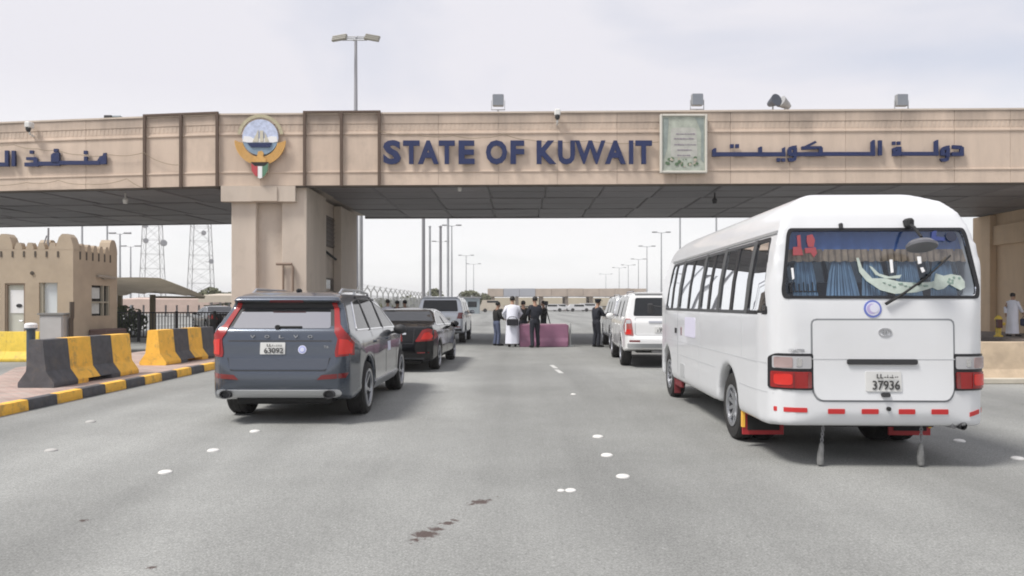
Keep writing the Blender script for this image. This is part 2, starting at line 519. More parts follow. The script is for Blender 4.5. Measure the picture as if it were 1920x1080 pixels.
# ------------------------------------------------------------------ ground, road, island
def asphalt():
    m = bpy.data.materials.new('asphalt'); m.use_nodes = True
    t = m.node_tree; b = t.nodes['Principled BSDF']
    N = t.nodes.new; K = t.links.new
    g = N('ShaderNodeNewGeometry'); P = g.outputs['Position']
    def noise(scale, detail, rough=0.5, map_scale=None, dist=0.0):
        n = N('ShaderNodeTexNoise'); n.inputs['Scale'].default_value = scale; n.inputs['Detail'].default_value = detail
        n.inputs['Roughness'].default_value = rough; n.inputs['Distortion'].default_value = dist
        if map_scale:
            mp = N('ShaderNodeMapping'); mp.inputs['Scale'].default_value = map_scale; K(P, mp.inputs[0]); K(mp.outputs[0], n.inputs['Vector'])
        else: K(P, n.inputs['Vector'])
        return n.outputs[0]
    def rng(s, a, c, lo, hi, cl=True):
        r = N('ShaderNodeMapRange'); r.clamp = cl
        for i, v in enumerate((a, c, lo, hi)): r.inputs[i + 1].default_value = v
        K(s, r.inputs[0]); return r.outputs[0]
    def math2(op, a, c):
        x = N('ShaderNodeMath'); x.operation = op
        for i, v in enumerate((a, c)):
            if isinstance(v, (int, float)): x.inputs[i].default_value = v
            else: K(v, x.inputs[i])
        return x.outputs[0]
    grain = rng(noise(75, 3, 0.75), 0.3, 0.7, 0.62, 1.40)
    fleck = rng(noise(38, 2, 0.8), 0.62, 0.74, 0.0, 0.45)
    patch = rng(noise(0.32, 6, 0.6), 0.3, 0.7, 0.82, 1.14)
    lanes = rng(noise(0.55, 4, 0.5, (1.0, 0.045, 1)), 0.35, 0.68, 0.82, 1.20)
    scuff = rng(noise(1.1, 7, 0.7, (1.0, 0.12, 1), 0.6), 0.60, 0.78, 0.0, 0.22)
    v = math2('MULTIPLY', math2('MULTIPLY', grain, patch), lanes)
    v = math2('ADD', math2('ADD', v, fleck), scuff)
    # pale swept streak that runs with the traffic, left of centre
    dot = N('ShaderNodeVectorMath'); dot.operation = 'DOT_PRODUCT'; K(P, dot.inputs[0]); dot.inputs[1].default_value = (0.985, 0.17, 0)
    for c, w, h in ((-1.55, 0.45, 0.16), (-3.6, 0.5, 0.10), (1.1, 0.6, 0.07)):
        d = math2('ABSOLUTE', math2('SUBTRACT', dot.outputs['Value'], c), 0)
        v = math2('ADD', v, math2('MULTIPLY', rng(d, 0, w, h, 0.0), patch))
    mul = N('ShaderNodeMix'); mul.data_type = 'RGBA'; mul.blend_type = 'MULTIPLY'; mul.inputs[0].default_value = 1
    mul.inputs[6].default_value = (0.238, 0.241, 0.230, 1); K(v, mul.inputs[7])
    # spilled liquid, each spot with a ragged rim
    spots = [(798, 1003, .105), (780, 1013, .06), (818, 993, .07), (770, 1020, .025), (838, 982, .07), (852, 976, .05), (900, 942, .09), (882, 946, .05), (916, 938, .045), (866, 966, .04), (872, 957, .035), (932, 932, .028),
             (157, 977, .05), (282, 1065, .05), (1082, 872, .02), (1625, 940, .02), (1440, 1042, .02), (770, 772, .03), (778, 782, .025), (785, 791, .03), (793, 800, .025), (801, 811, .02), (1020, 700, .03), (1100, 790, .02), (560, 880, .02), (1240, 980, .018)]
    acc = None
    rag = rng(noise(22, 4, 0.7), 0.35, 0.65, 0.0, 0.06)
    for px, py, r in spots:
        p = gd(px, py)
        d = N('ShaderNodeVectorMath'); d.operation = 'DISTANCE'; K(P, d.inputs[0]); d.inputs[1].default_value = p
        s = rng(math2('ADD', d.outputs['Value'], rag), r * 0.85, r * 1.2, 1.0, 0.0)
        acc = s if acc is None else math2('MAXIMUM', acc, s)
    st = N('ShaderNodeMix'); st.data_type = 'RGBA'
    K(math2('MULTIPLY', acc, 0.85), st.inputs[0]); K(mul.outputs[2], st.inputs[6]); st.inputs[7].default_value = (0.06, 0.035, 0.03, 1)
    K(st.outputs[2], b.inputs['Base Color'])
    b.inputs['Roughness'].default_value = 0.88
    b.inputs['Specular IOR Level'].default_value = 0.3
    bp = N('ShaderNodeBump'); bp.inputs['Strength'].default_value = 0.35; bp.inputs['Distance'].default_value = 0.01
    K(noise(75, 3, 0.75), bp.inputs['Height']); K(bp.outputs[0], b.inputs['Normal'])
    return m
M_asphalt = asphalt()
w = MB(); w.box((0, 20, -0.05), (2600, 2600, 0.1)); tag(w.build('ground', M_sand, smooth=0), kind='structure')
def flat(name, pts, z, m, th=0.0):
    W = MB()
    if th: W.prism(pts, z - th, z, 'z')
    else: W.bm.faces.new([W.bm.verts.new((x, y, z)) for x, y in pts])
    return tag(W.build(name, m, smooth=0), kind='structure')
flat('road', [(-60, -20), (60, -20), (75, 150), (75, 420), (-75, 420), (-75, 150)], 0.004, M_asphalt)

def paver_mat():
    m = bpy.data.materials.new('pink_pavers'); m.use_nodes = True
    t = m.node_tree; b = t.nodes['Principled BSDF']; K = t.links.new
    g = t.nodes.new('ShaderNodeNewGeometry')
    br = t.nodes.new('ShaderNodeTexBrick'); br.inputs['Scale'].default_value = 1.0
    br.inputs['Brick Width'].default_value = 0.2; br.inputs['Row Height'].default_value = 0.1; br.inputs['Mortar Size'].default_value = 0.006
    br.inputs['Color1'].default_value = (0.44, 0.30, 0.26, 1); br.inputs['Color2'].default_value = (0.40, 0.33, 0.29, 1); br.inputs['Mortar'].default_value = (0.2, 0.17, 0.14, 1)
    nz = t.nodes.new('ShaderNodeTexNoise'); nz.inputs['Scale'].default_value = 1.6; nz.inputs['Detail'].default_value = 7
    mr = t.nodes.new('ShaderNodeMapRange'); mr.inputs[1].default_value = .3; mr.inputs[2].default_value = .7; mr.inputs[3].default_value = .75; mr.inputs[4].default_value = 1.2
    mu = t.nodes.new('ShaderNodeMix'); mu.data_type = 'RGBA'; mu.blend_type = 'MULTIPLY'; mu.inputs[0].default_value = 1
    K(g.outputs['Position'], br.inputs['Vector']); K(g.outputs['Position'], nz.inputs['Vector']); K(nz.outputs[0], mr.inputs[0])
    K(br.outputs[0], mu.inputs[6]); K(mr.outputs[0], mu.inputs[7]); K(mu.outputs[2], b.inputs['Base Color'])
    bp = t.nodes.new('ShaderNodeBump'); bp.inputs['Strength'].default_value = .4; bp.inputs['Distance'].default_value = .01; bp.invert = True
    K(br.outputs['Fac'], bp.inputs['Height']); K(bp.outputs[0], b.inputs['Normal'])
    b.inputs['Roughness'].default_value = 0.9
    return m
M_paver = paver_mat()
KX = -7.02
isl = [(KX - 0.155, 2.2), (KX - 0.155, 37.5), (-10.9, 37.5), (-10.9, 16.4), (-9.35, 13.3), (-9.2, 2.2)]
pav = flat('pavement', isl, 0.155, M_paver, 0.155)
# kerb: every painted block is a piece of the pavement
kb = MB()
kb.prism(rounded([(-0.075, 0.0), (0.075, 0.0), (0.06, 0.165), (-0.075, 0.17)], 0.02, 2), -0.338, 0.338, 'y')
kme_y = kb.mesh('kerb_block', M_yellow, 30)
kme_b = kme_y.copy(); kme_b.materials.clear(); kme_b.materials.append(M_blackpaint)
y = 10.85 - 0.69 * 11
i = 0
while y < 26:
    o = inst('kerb_block', kme_b if i % 2 else kme_y, pav, Matrix.Translation((KX - 0.075 + random.uniform(-.006, .006), y + .345, random.uniform(-.004, .004))))
    y += 0.69; i += 1

# road studs
SCRATCH = [
 (310, 887, 'white ceramic road stud nearest the camera in the left lane row'),
 (400, 846, 'white ceramic road stud second from the camera in the left lane row'),
 (478, 810, 'white ceramic road stud just behind the grey car with the red lamps'),
 (96, 846, 'worn faint road stud below the striped kerb near the left picture edge'),
 (170, 792, 'worn faint road stud just beyond the other one by the striped kerb'),
 (1168, 895, 'white ceramic road stud nearest the camera in the row left of the bus'),
 (1138, 855, 'white ceramic road stud second from the camera in the row left of the bus'),
 (1121, 820, 'white ceramic road stud third from the camera in the row left of the bus'),
 (1075, 740, 'small distant road stud in the middle of the empty lane'),
 (1070, 921, 'right one of two studs lying close together in mid road'),
 (1052, 921, 'smaller left one of two studs lying close together in mid road'),
 (1799, 828, 'white road stud right of the bus near its exhaust pipe'),
 (1908, 861, 'white road stud at the right picture edge')]
sm = MB(); sm.lathe([(0.075, 0), (0.072, 0.012), (0.055, 0.022), (0.03, 0.027), (0, 0.028)], 16)
sme = sm.mesh('road_stud', mat('ceramic_white', (0.68, 0.67, 0.64), 0.35, var=0.1, vscale=30), 40)
sme2 = sme.copy(); sme2.materials.clear(); sme2.materials.append(mat('ceramic_worn', (0.42, 0.41, 0.39), 0.6))
for px, py, lab in SCRATCH:
    p = gd(px, py)
    worn = 'worn' in lab
    o = inst('road_stud', sme2 if worn else sme)
    o.location = (p.x, p.y, 0.004)
    k = 0.42 if 'smaller left' in lab else 0.62 if 'small' in lab or 'right one of two' in lab else 0.84
    o.scale = (k, k, k)
    tag(o, lab, 'road stud', 'white studs set in the road')
# short worn dashes further up the lane
for px, py, lab in ((1038, 688, 'short worn white dash ahead of the others in the middle lane'), (1048, 697, 'short worn white dash closer to the camera in the middle lane')):
    p = gd(px, py); W = MB(); W.box((0, 0, 0.003), (0.1, 0.9, 0.006)); o = W.build('lane_dash', mat('worn_marking', (0.5, 0.5, 0.48), 0.8, var=0.3, vscale=9), smooth=0)
    o.location = (p.x, p.y, 0.005); o.rotation_euler = (0, 0, R(4)); tag(o, lab, 'lane marking', 'worn lane dashes', 'structure')

# ------------------------------------------------------------------ the border gate
ZB, ZT = 5.73, 8.254
P0 = Vector((-10.4, 26.4))
def front_r(x): return 26.4 - 0.027 * (x + 10.4)
def front_l(x): return 26.4 - 0.143 * (x + 10.4)
def front(x): return front_r(x) if x > -10.4 else front_l(x)
def onf(px, off=0.0, py=570):
    """point on the fascia seen at a pixel column"""
    t = (px - HX) / FOC
    a = 0.027 if px > 408 else 0.143
    Y = (26.4 - a * 10.4 - off) / (1 + a * t)
    return Vector((t * Y, Y, EYE - (py - HY) * Y / FOC))
gate = thing('border_gate', (-8.6, 28, 0.0), label='long beige stone-clad gateway beam on pillars spanning the whole road', cat='gateway')
# core of the beam in two straight lengths, the back edge visible as the end of the ceiling
core = MB()
def lengthbox(w, plan, z0, z1): w.prism(plan, z0, z1, 'z')
BR = lambda x: 36.75 - 0.027 * (x + 10.4)
BL = lambda x: 38.6 - 0.125 * (x + 10.4)
lengthbox(core, [(-10.4, front(-10.4) + .07), (27, front(27) + .07), (27, BR(27)), (-10.4, BR(-10.4))], ZB + 0.16, ZT - 0.02)
core.build('beam', M_render, gate, smooth=0)
core = MB()
lengthbox(core, [(-34, front(-34) + .07), (-10.402, front(-10.4) + .07), (-10.402, BL(-10.4)), (-34, BL(-34))], ZB + 0.165, ZT - 0.025)
core.build('beam', M_render, gate, smooth=0)
# stone panels
def panel_mesh(wd):
    g = 0.005
    prof = [(0.0, 0.0), (0.0, -0.06), (0.43, -0.06), (0.445, -0.088), (0.49, -0.088), (0.505, -0.05), (1.77, -0.05), (1.785, -0.085), (1.84, -0.085), (1.855, -0.055), (1.90, -0.055), (1.905, -0.042), (2.16, -0.042), (2.165, -0.06), (ZT - ZB - 0.03, -0.06), (ZT - ZB - 0.03, 0.0)]
    W = MB()
    W.prism([(y, z) for z, y in prof], -wd / 2 + g, wd / 2 - g, 'x')
    n = max(3, int(wd / 0.15))
    for k in range(n):
        x = -wd / 2 + (k + 0.5) * wd / n
        W.box((x, -0.043, 2.035), (wd / n * 0.55, 0.014, 0.2))
    return W.mesh('stone_panel', M_stone, 25)
pj_r = [408, 489, 570, 640, 712, 822, 935, 1045, 1157, 1268, 1370, 1481, 1586, 1690, 1790, 1895, 2005, 2115, 2225, 2335]
pj_l = [408, 340, 270, 161, 52, -55, -165, -275, -385]
cache = {}
for lst in (pj_r, pj_l):
    for a, b in zip(lst[:-1], lst[1:]):
        a2, b2 = min(a, b), max(a, b)
        pa, pb = onf(a2 + 0.01), onf(b2 - 0.01)
        if b2 <= 408: pa, pb = onf(a2), onf(b2)
        elif a2 == 408: pa = Vector((-10.4, 26.4, 0))
        wd = (pb - pa).to_2d().length
        key = round(wd, 2)
        if key not in cache: cache[key] = panel_mesh(key)
        ang = math.atan2(pb.y - pa.y, pb.x - pa.x)
        mid = (pa + pb) / 2
        off = random.uniform(-0.004, 0.004)
        inst('stone_panel', cache[key], gate, Matrix.Translation((mid.x, mid.y + 0.07 + off, ZB)) @ Matrix.Rotation(ang, 4, 'Z'))
# coping and the dark drip edge under the panels
for f, xa, xb in ((front_r, -10.39, 27), (front_l, -34, -10.41)):
    W = MB(); W.prism([(xa, f(xa) - .02), (xb, f(xb) - .02), (xb, f(xb) + .6), (xa, f(xa) + .6)], ZT - 0.028, ZT + 0.03, 'z'); W.build('coping', M_render, gate, smooth=0)
    W = MB(); W.prism([(xa, f(xa) + .03), (xb, f(xb) + .03), (xb, f(xb) + .22), (xa, f(xa) + .22)], ZB - 0.055, ZB - 0.003, 'z'); W.build('drip_edge', M_joint, gate, smooth=0)
# ceiling panels
def tray(wd, dp):
    W = MB()
    W.box((0, 0, 0.02), (wd - .018, dp - .018, 0.04), bev=0.012)
    W.box((0, dp * 0.24, -0.008), (wd - .10, dp * 0.46, 0.022), bev=0.010)
    W.box((0, -dp * 0.24, -0.008), (wd - .10, dp * 0.46, 0.022), bev=0.010)
    return W.mesh('ceiling_panel', M_soffit, 25)
tr = tray(2.1, 3.3)
SOF = ZB + 0.06
for i in range(20):
    for j in range(3):
        x = -7.15 + 2.1 * (i + 0.5)
        if x > 26: continue
        yb = front_r(x) + 0.30 + 3.36 * (j + 0.5)
        tilt = Matrix.Rotation(R(random.uniform(-.6, .6)), 4, 'Y') @ Matrix.Rotation(R(random.uniform(-.5, .5)), 4, 'X')
        inst('ceiling_panel', tr, gate, Matrix.Translation((x, yb, SOF)) @ Matrix.Rotation(-0.027, 4, 'Z') @ tilt)
tl = tray(2.3, 3.9)
for i in range(10):
    for j in range(3):
        x = -10.6 - 2.33 * (i + 0.5)
        yb = front_l(x) + 0.34 + 3.95 * (j + 0.5)
        tilt = Matrix.Rotation(R(random.uniform(-.6, .6)), 4, 'Y') @ Matrix.Rotation(R(random.uniform(-.5, .5)), 4, 'X')
        inst('ceiling_panel', tl, gate, Matrix.Translation((x, yb, SOF)) @ Matrix.Rotation(-0.135, 4, 'Z') @ tilt)
# rear edge trims close the ceiling
for f, xa, xb in ((BR, -7.2, 27), (BL, -34, -10.41)):
    W = MB(); W.prism([(xa, f(xa) - .12), (xb, f(xb) - .12), (xb, f(xb) + .02), (xa, f(xa) + .02)], ZB - 0.0, ZB + 0.6, 'z'); W.build('rear_edge', M_soffit, gate, smooth=0)
# pillars
def pillar(x0, x1, yf, yb, inner):
    W = MB()
    cx = (x0 + x1) / 2
    W.box((cx, (yf + yb) / 2 + .18, ZB / 2 + .03), (x1 - x0 - 0.7, yb - yf - 0.36, ZB - 0.1 + .1))
    o = W.build('pillar', M_render, gate, smooth=0)
    bw = (x1 - x0)
    # front pilasters
    a = bw * 0.33
    for xx in (x0 + a / 2, x1 - a / 2):
        w2 = MB(); w2.box((xx, yf + .2, ZB / 2), (a, 0.4, ZB - .02), bev=.02); w2.build('pilaster', M_render, o, smooth=0)
    w2 = MB(); w2.box((cx, yf + .34, ZB / 2 - .1), (bw - 2 * a, .2, ZB - .5)); w2.build('recessed_strip', M_render, o, smooth=0)
    return o
pl = pillar(-9.97, -7.29, 26.52, 35.1, 1)
def side_pilasters(xs, sgn, ya, yb, zt, par):
    for a, b in ((ya, yb),):
        w2 = MB(); w2.box((xs - sgn * .17, (a + b) / 2, zt / 2), (.34, b - a, zt - .02), bev=.015); w2.build('pilaster', M_render, par, smooth=0)
side_pilasters(-7.29, 1, 26.93, 29.3, ZB, pl)
side_pilasters(-7.29, 1, 31.9, 35.1, ZB, pl)
side_pilasters(-9.97, -1, 26.93, 35.1, ZB, pl)
w = MB()
w.box((-8.95, 26.46, 5.44), (2.62, .3, .55)); 
w.build('capital', M_render, pl, smooth=0)
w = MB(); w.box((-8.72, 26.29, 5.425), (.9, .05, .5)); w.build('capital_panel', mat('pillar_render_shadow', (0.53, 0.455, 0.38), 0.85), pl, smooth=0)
# things in the recess of the inner face
w = MB(); w.box((-7.6, 30.6, 4.55), (.06, 2.3, 1.25)); w.build('louvre_panel', mat('brown_louvre', (0.10, 0.075, 0.06), 0.7), pl, smooth=0)
w = MB(); w.box((0, 0, 0), (.05, 2.2, .05)); slm = w.mesh('slat', M_frame, 0)
for k in range(7): inst('slat', slm, pl, Matrix.Translation((-7.55, 30.6, 4.0 + k * .18)))
w = MB(); w.box((-7.6, 30.9, 2.25), (.08, 1.5, .75), bev=.02); f = w.build('window_frame', M_frame, pl, smooth=0)
w = MB(); w.box((-7.55, 30.9, 2.25), (.04, 1.3, .58)); w.build('pane', M_carglass, f, smooth=0)
w = MB(); w.tube([(-7.62, 30.4, 3.72), (-7.4, 31.4, 3.42)], .05, 6); w.build('rail', M_black, pl)
# pipes on the front of the pillar
w = MB()
pp = lambda px, py: at(px, py, 26.42)
w.tube([pp(518, 495), pp(547, 495), pp(549, 500), pp(549, 640)], .05, 8)
w.tube([pp(531, 497), pp(531, 640)], .04, 8)
w.build('drain_pipe', mat('rusty_pipe', (0.23, 0.17, 0.13), 0.7), pl)
# right-hand pillar
M_rwall = mat('pillar_render_lit', (0.64, 0.48, 0.32), 0.85, var=0.1, vscale=0.8, streak=(2, 2, 0.4), bump=0.1, bscale=35, grime=0.15)  # warmer, lighter copy of pillar_render; weak bounce light made up in the colour
def rp():
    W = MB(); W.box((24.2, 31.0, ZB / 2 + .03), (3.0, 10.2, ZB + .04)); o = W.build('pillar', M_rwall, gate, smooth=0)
    for ya, yb in ((25.75, 28.2), (31.0, 32.2), (35.0, 36.3)):
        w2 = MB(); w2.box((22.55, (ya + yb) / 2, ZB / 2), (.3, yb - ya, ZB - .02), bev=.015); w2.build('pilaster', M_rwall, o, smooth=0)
    for ya, yb in ((28.22, 30.98), (32.22, 34.98)):
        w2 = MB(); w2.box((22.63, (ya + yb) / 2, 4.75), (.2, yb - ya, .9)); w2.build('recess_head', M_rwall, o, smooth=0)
    return o
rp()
# camera and lamps that hang from the gate
def small(name, W, m, lab, cat, group=None, kind=None):
    return tag(W.build(name, m), lab, cat, group, kind)

# steel frames over the fascia
def steel_frame(px0, pxm, px1, lab):
    a, b, c = onf(px0, .06), onf(pxm, .06), onf(px1, .06)
    t = thing('banner_stand', (b.x, b.y, ZB), label=lab, cat='steel frame', group='empty banner frames on the gate beam')
    for p in (a, b, c):
        w = MB(); w.box((p.x, p.y, (ZB + ZT) / 2 + .02), (.095, .07, ZT - ZB + .1)); w.build('upright', M_frame, t, smooth=0)
    for z in (ZT + .045,):
        w = MB(); ang = math.atan2(c.y - a.y, c.x - a.x)
        w.box(((a.x + c.x) / 2, (a.y + c.y) / 2, z), ((c - a).to_2d().length + .09, .075, .07), rz=ang); w.build('top_bar', M_frame, t, smooth=0)
    return t
steel_frame(271, 339, 407, 'thin brown steel banner frame on the beam left of the round emblem')
steel_frame(571, 640, 711, 'thin brown steel banner frame on the beam between the emblem and the English letters')

# lettering
LT = thing('gate_lettering', onf(970, .1, 308), label='raised dark blue letters STATE OF KUWAIT on the beam', cat='lettering')
BX = [('S', 719, 752), ('T', 756, 787), ('A', 784, 823), ('T', 823, 853), ('E', 860, 890), ('O', 911, 951), ('F', 957, 983), ('K', 1006, 1043), ('U', 1046, 1078), ('W', 1078, 1135), ('A', 1134, 1173), ('I', 1179, 1187), ('T', 1191, 1222)]
for ch, a, b in BX:
    y0 = onf((a + b) / 2, .06).y
    pa = at(a, 308 if ch not in 'SOU' else 308.7, y0); pb = at(b, 264 if ch not in 'SO' else 263.3, y0)
    fit_text('letter', ch, pa.x, pb.x, pa.z, pb.z, y0, 0.07, M_navy, LT, off=(0.042 if ch not in 'IW' else .03))
def arabic(name, px0, py0, sx, sy, strokes, lab):
    base = onf(px0 + 60, .05)
    t = thing(name, (base.x, base.y, base.z), label=lab, cat='lettering')
    k = 0
    for grp in strokes:
        W = MB()
        for pts in grp:
            if len(pts) == 2:
                (xa, ya), (xb, yb) = pts; pts = [(xa, ya), (xb, ya), (xb, yb), (xa, yb)]
            q = []
            for cx, cy in pts:
                px, py = px0 + cx / sx, py0 + cy / sy
                q.append(onf(px, .07, py))
            k += 1
            d = 0.045 + (k % 7) * 0.004
            W.hull8([p + Vector((0, .03, 0)) for p in q], [p - Vector((0, d, 0)) for p in q])
        W.build('letter', M_navy, t, smooth=0)
    return t
arabic('gate_lettering', 1320, 250, 3.84, 3.833, [
    [[(1785, 86), (1850, 90), (1864, 108), (1850, 116), (1785, 112)], [(1838, 100), (1866, 162)], [(1778, 137), (1864, 164)]],
    [[(1712, 102), (1735, 92), (1762, 88), (1762, 116), (1728, 122), (1702, 130)], [(1700, 118), (1726, 160)], [(1738, 110), (1764, 172)], [(1712, 140), (1750, 164)], [(1764, 165), (1757, 196), (1738, 205), (1708, 204), (1696, 182), (1736, 180), (1742, 165)]],
    [[(1655, 60), (1668, 50), (1682, 48), (1682, 150), (1655, 150)], [(1418, 135), (1684, 162)], [(1382, 98), (1416, 162)], [(1354, 128), (1395, 164)], [(1354, 108), (1388, 100), (1390, 118), (1372, 124), (1372, 140), (1354, 140)], [(1354, 60), (1376, 84)], [(1388, 60), (1411, 84)]],
    [[(1253, 52), (1278, 160)]],
    [[(1200, 62), (1212, 50), (1226, 50), (1226, 150), (1200, 150)], [(848, 136), (1228, 163)], [(824, 104), (851, 164)], [(700, 96), (840, 94), (852, 112), (702, 120)], [(698, 104), (798, 55), (810, 68), (722, 114)], [(664, 137), (850, 165)]],
    [[(608, 102), (632, 92), (664, 88), (664, 116), (632, 120), (602, 128)], [(600, 116), (628, 160)], [(640, 106), (666, 168)], [(612, 140), (650, 166)], [(664, 168), (658, 196), (640, 204), (610, 204), (600, 180), (640, 178), (644, 168)]],
    [[(562, 108), (582, 98), (582, 150), (562, 150)], [(84, 137), (584, 166)], [(390, 104), (402, 97), (416, 97), (416, 145), (390, 145)], [(58, 118), (72, 108), (86, 108), (86, 168), (58, 168)], [(187, 80), (212, 107)], [(225, 80), (249, 107)], [(523, 180), (547, 204)], [(558, 180), (582, 204)]],
], 'long raised dark blue Arabic lettering on the beam right of the framed board')
arabic('gate_lettering', 0, 240, 8.727, 8.72, [
    [[(1748, 408), (1748, 592), (1600, 598), (1600, 540), (1640, 470), (1690, 455), (1700, 415)], [(1385, 470), (1440, 560)], [(1382, 375), (1437, 432)], [(980, 540), (1640, 604)], [(850, 440), (890, 410), (982, 405), (982, 560), (850, 560)], [(895, 345), (962, 398)],
     [(560, 552), (985, 618)], [(412, 568), (640, 630)], [(440, 480), (600, 478), (625, 510), (625, 590), (560, 590), (560, 530), (440, 525)], [(498, 370), (556, 424)]],
    [[(205, 375), (262, 628)]],
    [[(95, 372), (152, 590)], [(-700, 568), (154, 632)]],
], 'short raised dark blue Arabic lettering at the left end of the beam')

# emblem
ec = onf(489, .12, 262)
EM = thing('national_emblem', (ec.x, ec.y, ec.z - 1.2), label='round painted emblem with gold falcon, dhow and flag shield on the beam', cat='emblem')
u = 26.3 / FOC
def E(dx, dy, off=0.0): return (ec.x + dx * u, ec.y - off, ec.z - dy * u)
def eplate(name, pts, off, th, m, parent=EM):
    W = MB(); q = [Vector(E(x, y, off)) for x, y in pts]
    W.hull8(q, [p - Vector((0, th, 0)) for p in q]); return W.build(name, m, parent, smooth=30)
arc = lambda r, a, b, n, cx=0, cy=-4: [(cx + r * math.cos(R(a + (b - a) * i / n)), cy - r * math.sin(R(a + (b - a) * i / n))) for i in range(n + 1)]
M_skyb = mat('emblem_sky', (0.50, 0.56, 0.72), 0.5, var=0.3, vscale=7)
M_seab = mat('emblem_sea', (0.22, 0.31, 0.40), 0.5, var=0.15, vscale=9)
M_scroll = mat('emblem_scroll', (0.44, 0.40, 0.27), 0.6, var=0.2, vscale=12)
eplate('scroll', arc(43, 8, 172, 24) + arc(37, 172, 8, 24), 0.0, .05, M_scroll)
eplate('sky_disc', arc(33.5, -12, 192, 24), .005, .055, M_skyb)
eplate('sea_disc', arc(33.5, -12, -168, 16), .006, .058, M_seab)
eplate('cloud', [(-33, 4), (-30, -6), (-18, -5), (-12, -1), (10, -2), (20, -6), (31, -5), (33, 4), (25, 6), (-24, 6)], .062, .012, M_white)
hull_ = eplate('dhow_hull', [(-24, 7), (22, 7), (18, 15), (-16, 15)], .066, .03, M_navy)
for s in ([(-14, 5), (-3, -18), (-3, 5)], [(0, 5), (0, -16), (6, -16), (6, 5)], [(9, 5), (9, -13), (17, 5)]):
    eplate('sail', s, .075, .018, mat('emblem_sail', (0.55, 0.52, 0.42), 0.6))
for sx in (-1, 1):
    for k in range(5):
        a0, a1 = 0.0, 1.0
        q = []
        r0, r1 = 33 + k * 3.1, 35.6 + k * 3.1
        top = 190 - k * 2.0
        n = 12
        pts = [(r0 * math.cos(R(top + (262 - top) * i / n)), 0 - r0 * math.sin(R(top + (262 - top) * i / n))) for i in range(n + 1)] + [((r1) * math.cos(R(top + 2 + (262 - top) * i / n)), 0 - (r1) * math.sin(R(top + 2 + (262 - top) * i / n))) for i in range(n, -1, -1)]
        eplate('wing_feather', [(sx * x, yy) for x, yy in pts], .02 + k * .003, .055, M_gold)
eplate('falcon_body', [(-9, 48), (-12, 38), (-5, 31), (-3, 23), (4, 22), (7, 26), (6, 32), (12, 38), (9, 48)], .06, .05, M_gold)
eplate('shield', [(-17, 43), (17, 43), (15, 60), (8, 70), (0, 75), (-8, 70), (-15, 60)], .05, .05, M_scroll)
eplate('shield_band', [(-17, 43), (17, 43), (9, 50), (-9, 50)], .10, .02, M_black)
eplate('shield_band', [(-16, 45), (-9, 50.5), (-4, 50.5), (-4, 70), (-9, 68), (-15, 59)], .10, .018, mat('emblem_red', (0.45, 0.06, 0.07), 0.5))
eplate('shield_band', [(-3.5, 50.5), (4.5, 50.5), (4.5, 72), (0, 73.5), (-3.5, 72)], .10, .016, M_white)
eplate('shield_band', [(5, 50.5), (9, 50.5), (15.5, 45), (14.5, 59), (9, 68), (5, 71)], .10, .019, mat('emblem_green', (0.10, 0.22, 0.14), 0.5))

# framed board
bc = onf(1281, .12, 270)
BD = thing('framed_board', (bc.x, bc.y, bc.z - 1.03), label='tall framed greenish board with faded script between the English and Arabic letters', cat='board')
ub = bc.y / FOC
W = MB(); W.box((bc.x, bc.y, bc.z), (86 * ub, .12, 108 * ub)); back = W.build('backing', mat('board_print', (0.38, 0.41, 0.35), 0.6, var=0.3, vscale=3.5, grime=.2), BD, smooth=0)
for sx, d in ((-1, (4 * ub, .16, 110 * ub)), (1, (4 * ub, .16, 110 * ub))):
    W = MB(); W.box((bc.x + sx * 42 * ub, bc.y - .03, bc.z), d, bev=.015); W.build('frame_bar', mat('board_frame', (0.58, 0.56, 0.50), 0.5), BD, smooth=0)
for sz in (-1, 1):
    W = MB(); W.box((bc.x, bc.y - .03, bc.z + sz * 53 * ub), (79.5 * ub, .155, 4 * ub), bev=.015); W.build('frame_bar', mat('board_frame', (0.58, 0.56, 0.50), 0.5), BD, smooth=0)
def bshape(name, pts, off, m):
    W = MB(); q = [Vector((bc.x + x * ub, bc.y - .06 - off, bc.z - y * ub)) for x, y in pts]
    W.hull8(q, [p - Vector((0, .006, 0)) for p in q]); return W.build(name, m, BD, smooth=0)
bshape('print_field', rounded([(-24, -30), (24, -30), (26, 26), (-24, 26)], 8), .001, mat('print_pale', (0.44, 0.44, 0.40), 0.6, var=.15, vscale=5))
ml = mat('print_script', (0.27, 0.24, 0.27), 0.7)
for yy, x0, x1 in ((-18, -14, 20), (-9, -18, 18), (2, -18, 20), (12, -12, 14), (22, -12, 12)):
    xx = x0
    while xx < x1:
        l = random.uniform(2, 6); h = random.uniform(.7, 1.5)
        bshape('script_line', [(xx, yy - h), (xx + l, yy - h * random.uniform(.4, 1.4)), (xx + l, yy + h), (xx, yy + h * .8)], .0085, ml); xx += l + random.uniform(.5, 1.2)
mg = mat('print_leaves', (0.10, 0.16, 0.09), 0.7, var=.3, vscale=9); mt = mat('print_teal', (0.26, 0.30, 0.28), 0.7, var=.2, vscale=5)
for pts in ([(22, -48), (38, -48), (38, 36), (32, 30), (33, -20), (28, -34)], [(-38, -48), (-28, -48), (-31, 10), (-38, 30)]): bshape('print_border', pts, .002, mt)
for k in range(26):
    xx = random.uniform(-32, 32); yy = 30 + random.uniform(0, 14) - (abs(xx) * .16); s = random.uniform(1.5, 5)
    bshape('print_leaf', [(xx + s * math.cos(a) * random.uniform(.6, 1), yy + s * .7 * math.sin(a)) for a in [i * 1.047 for i in range(6)]], .003 + k * .0004, mg if k % 4 else mat('print_bloom', (0.45, 0.40, 0.33), .7))

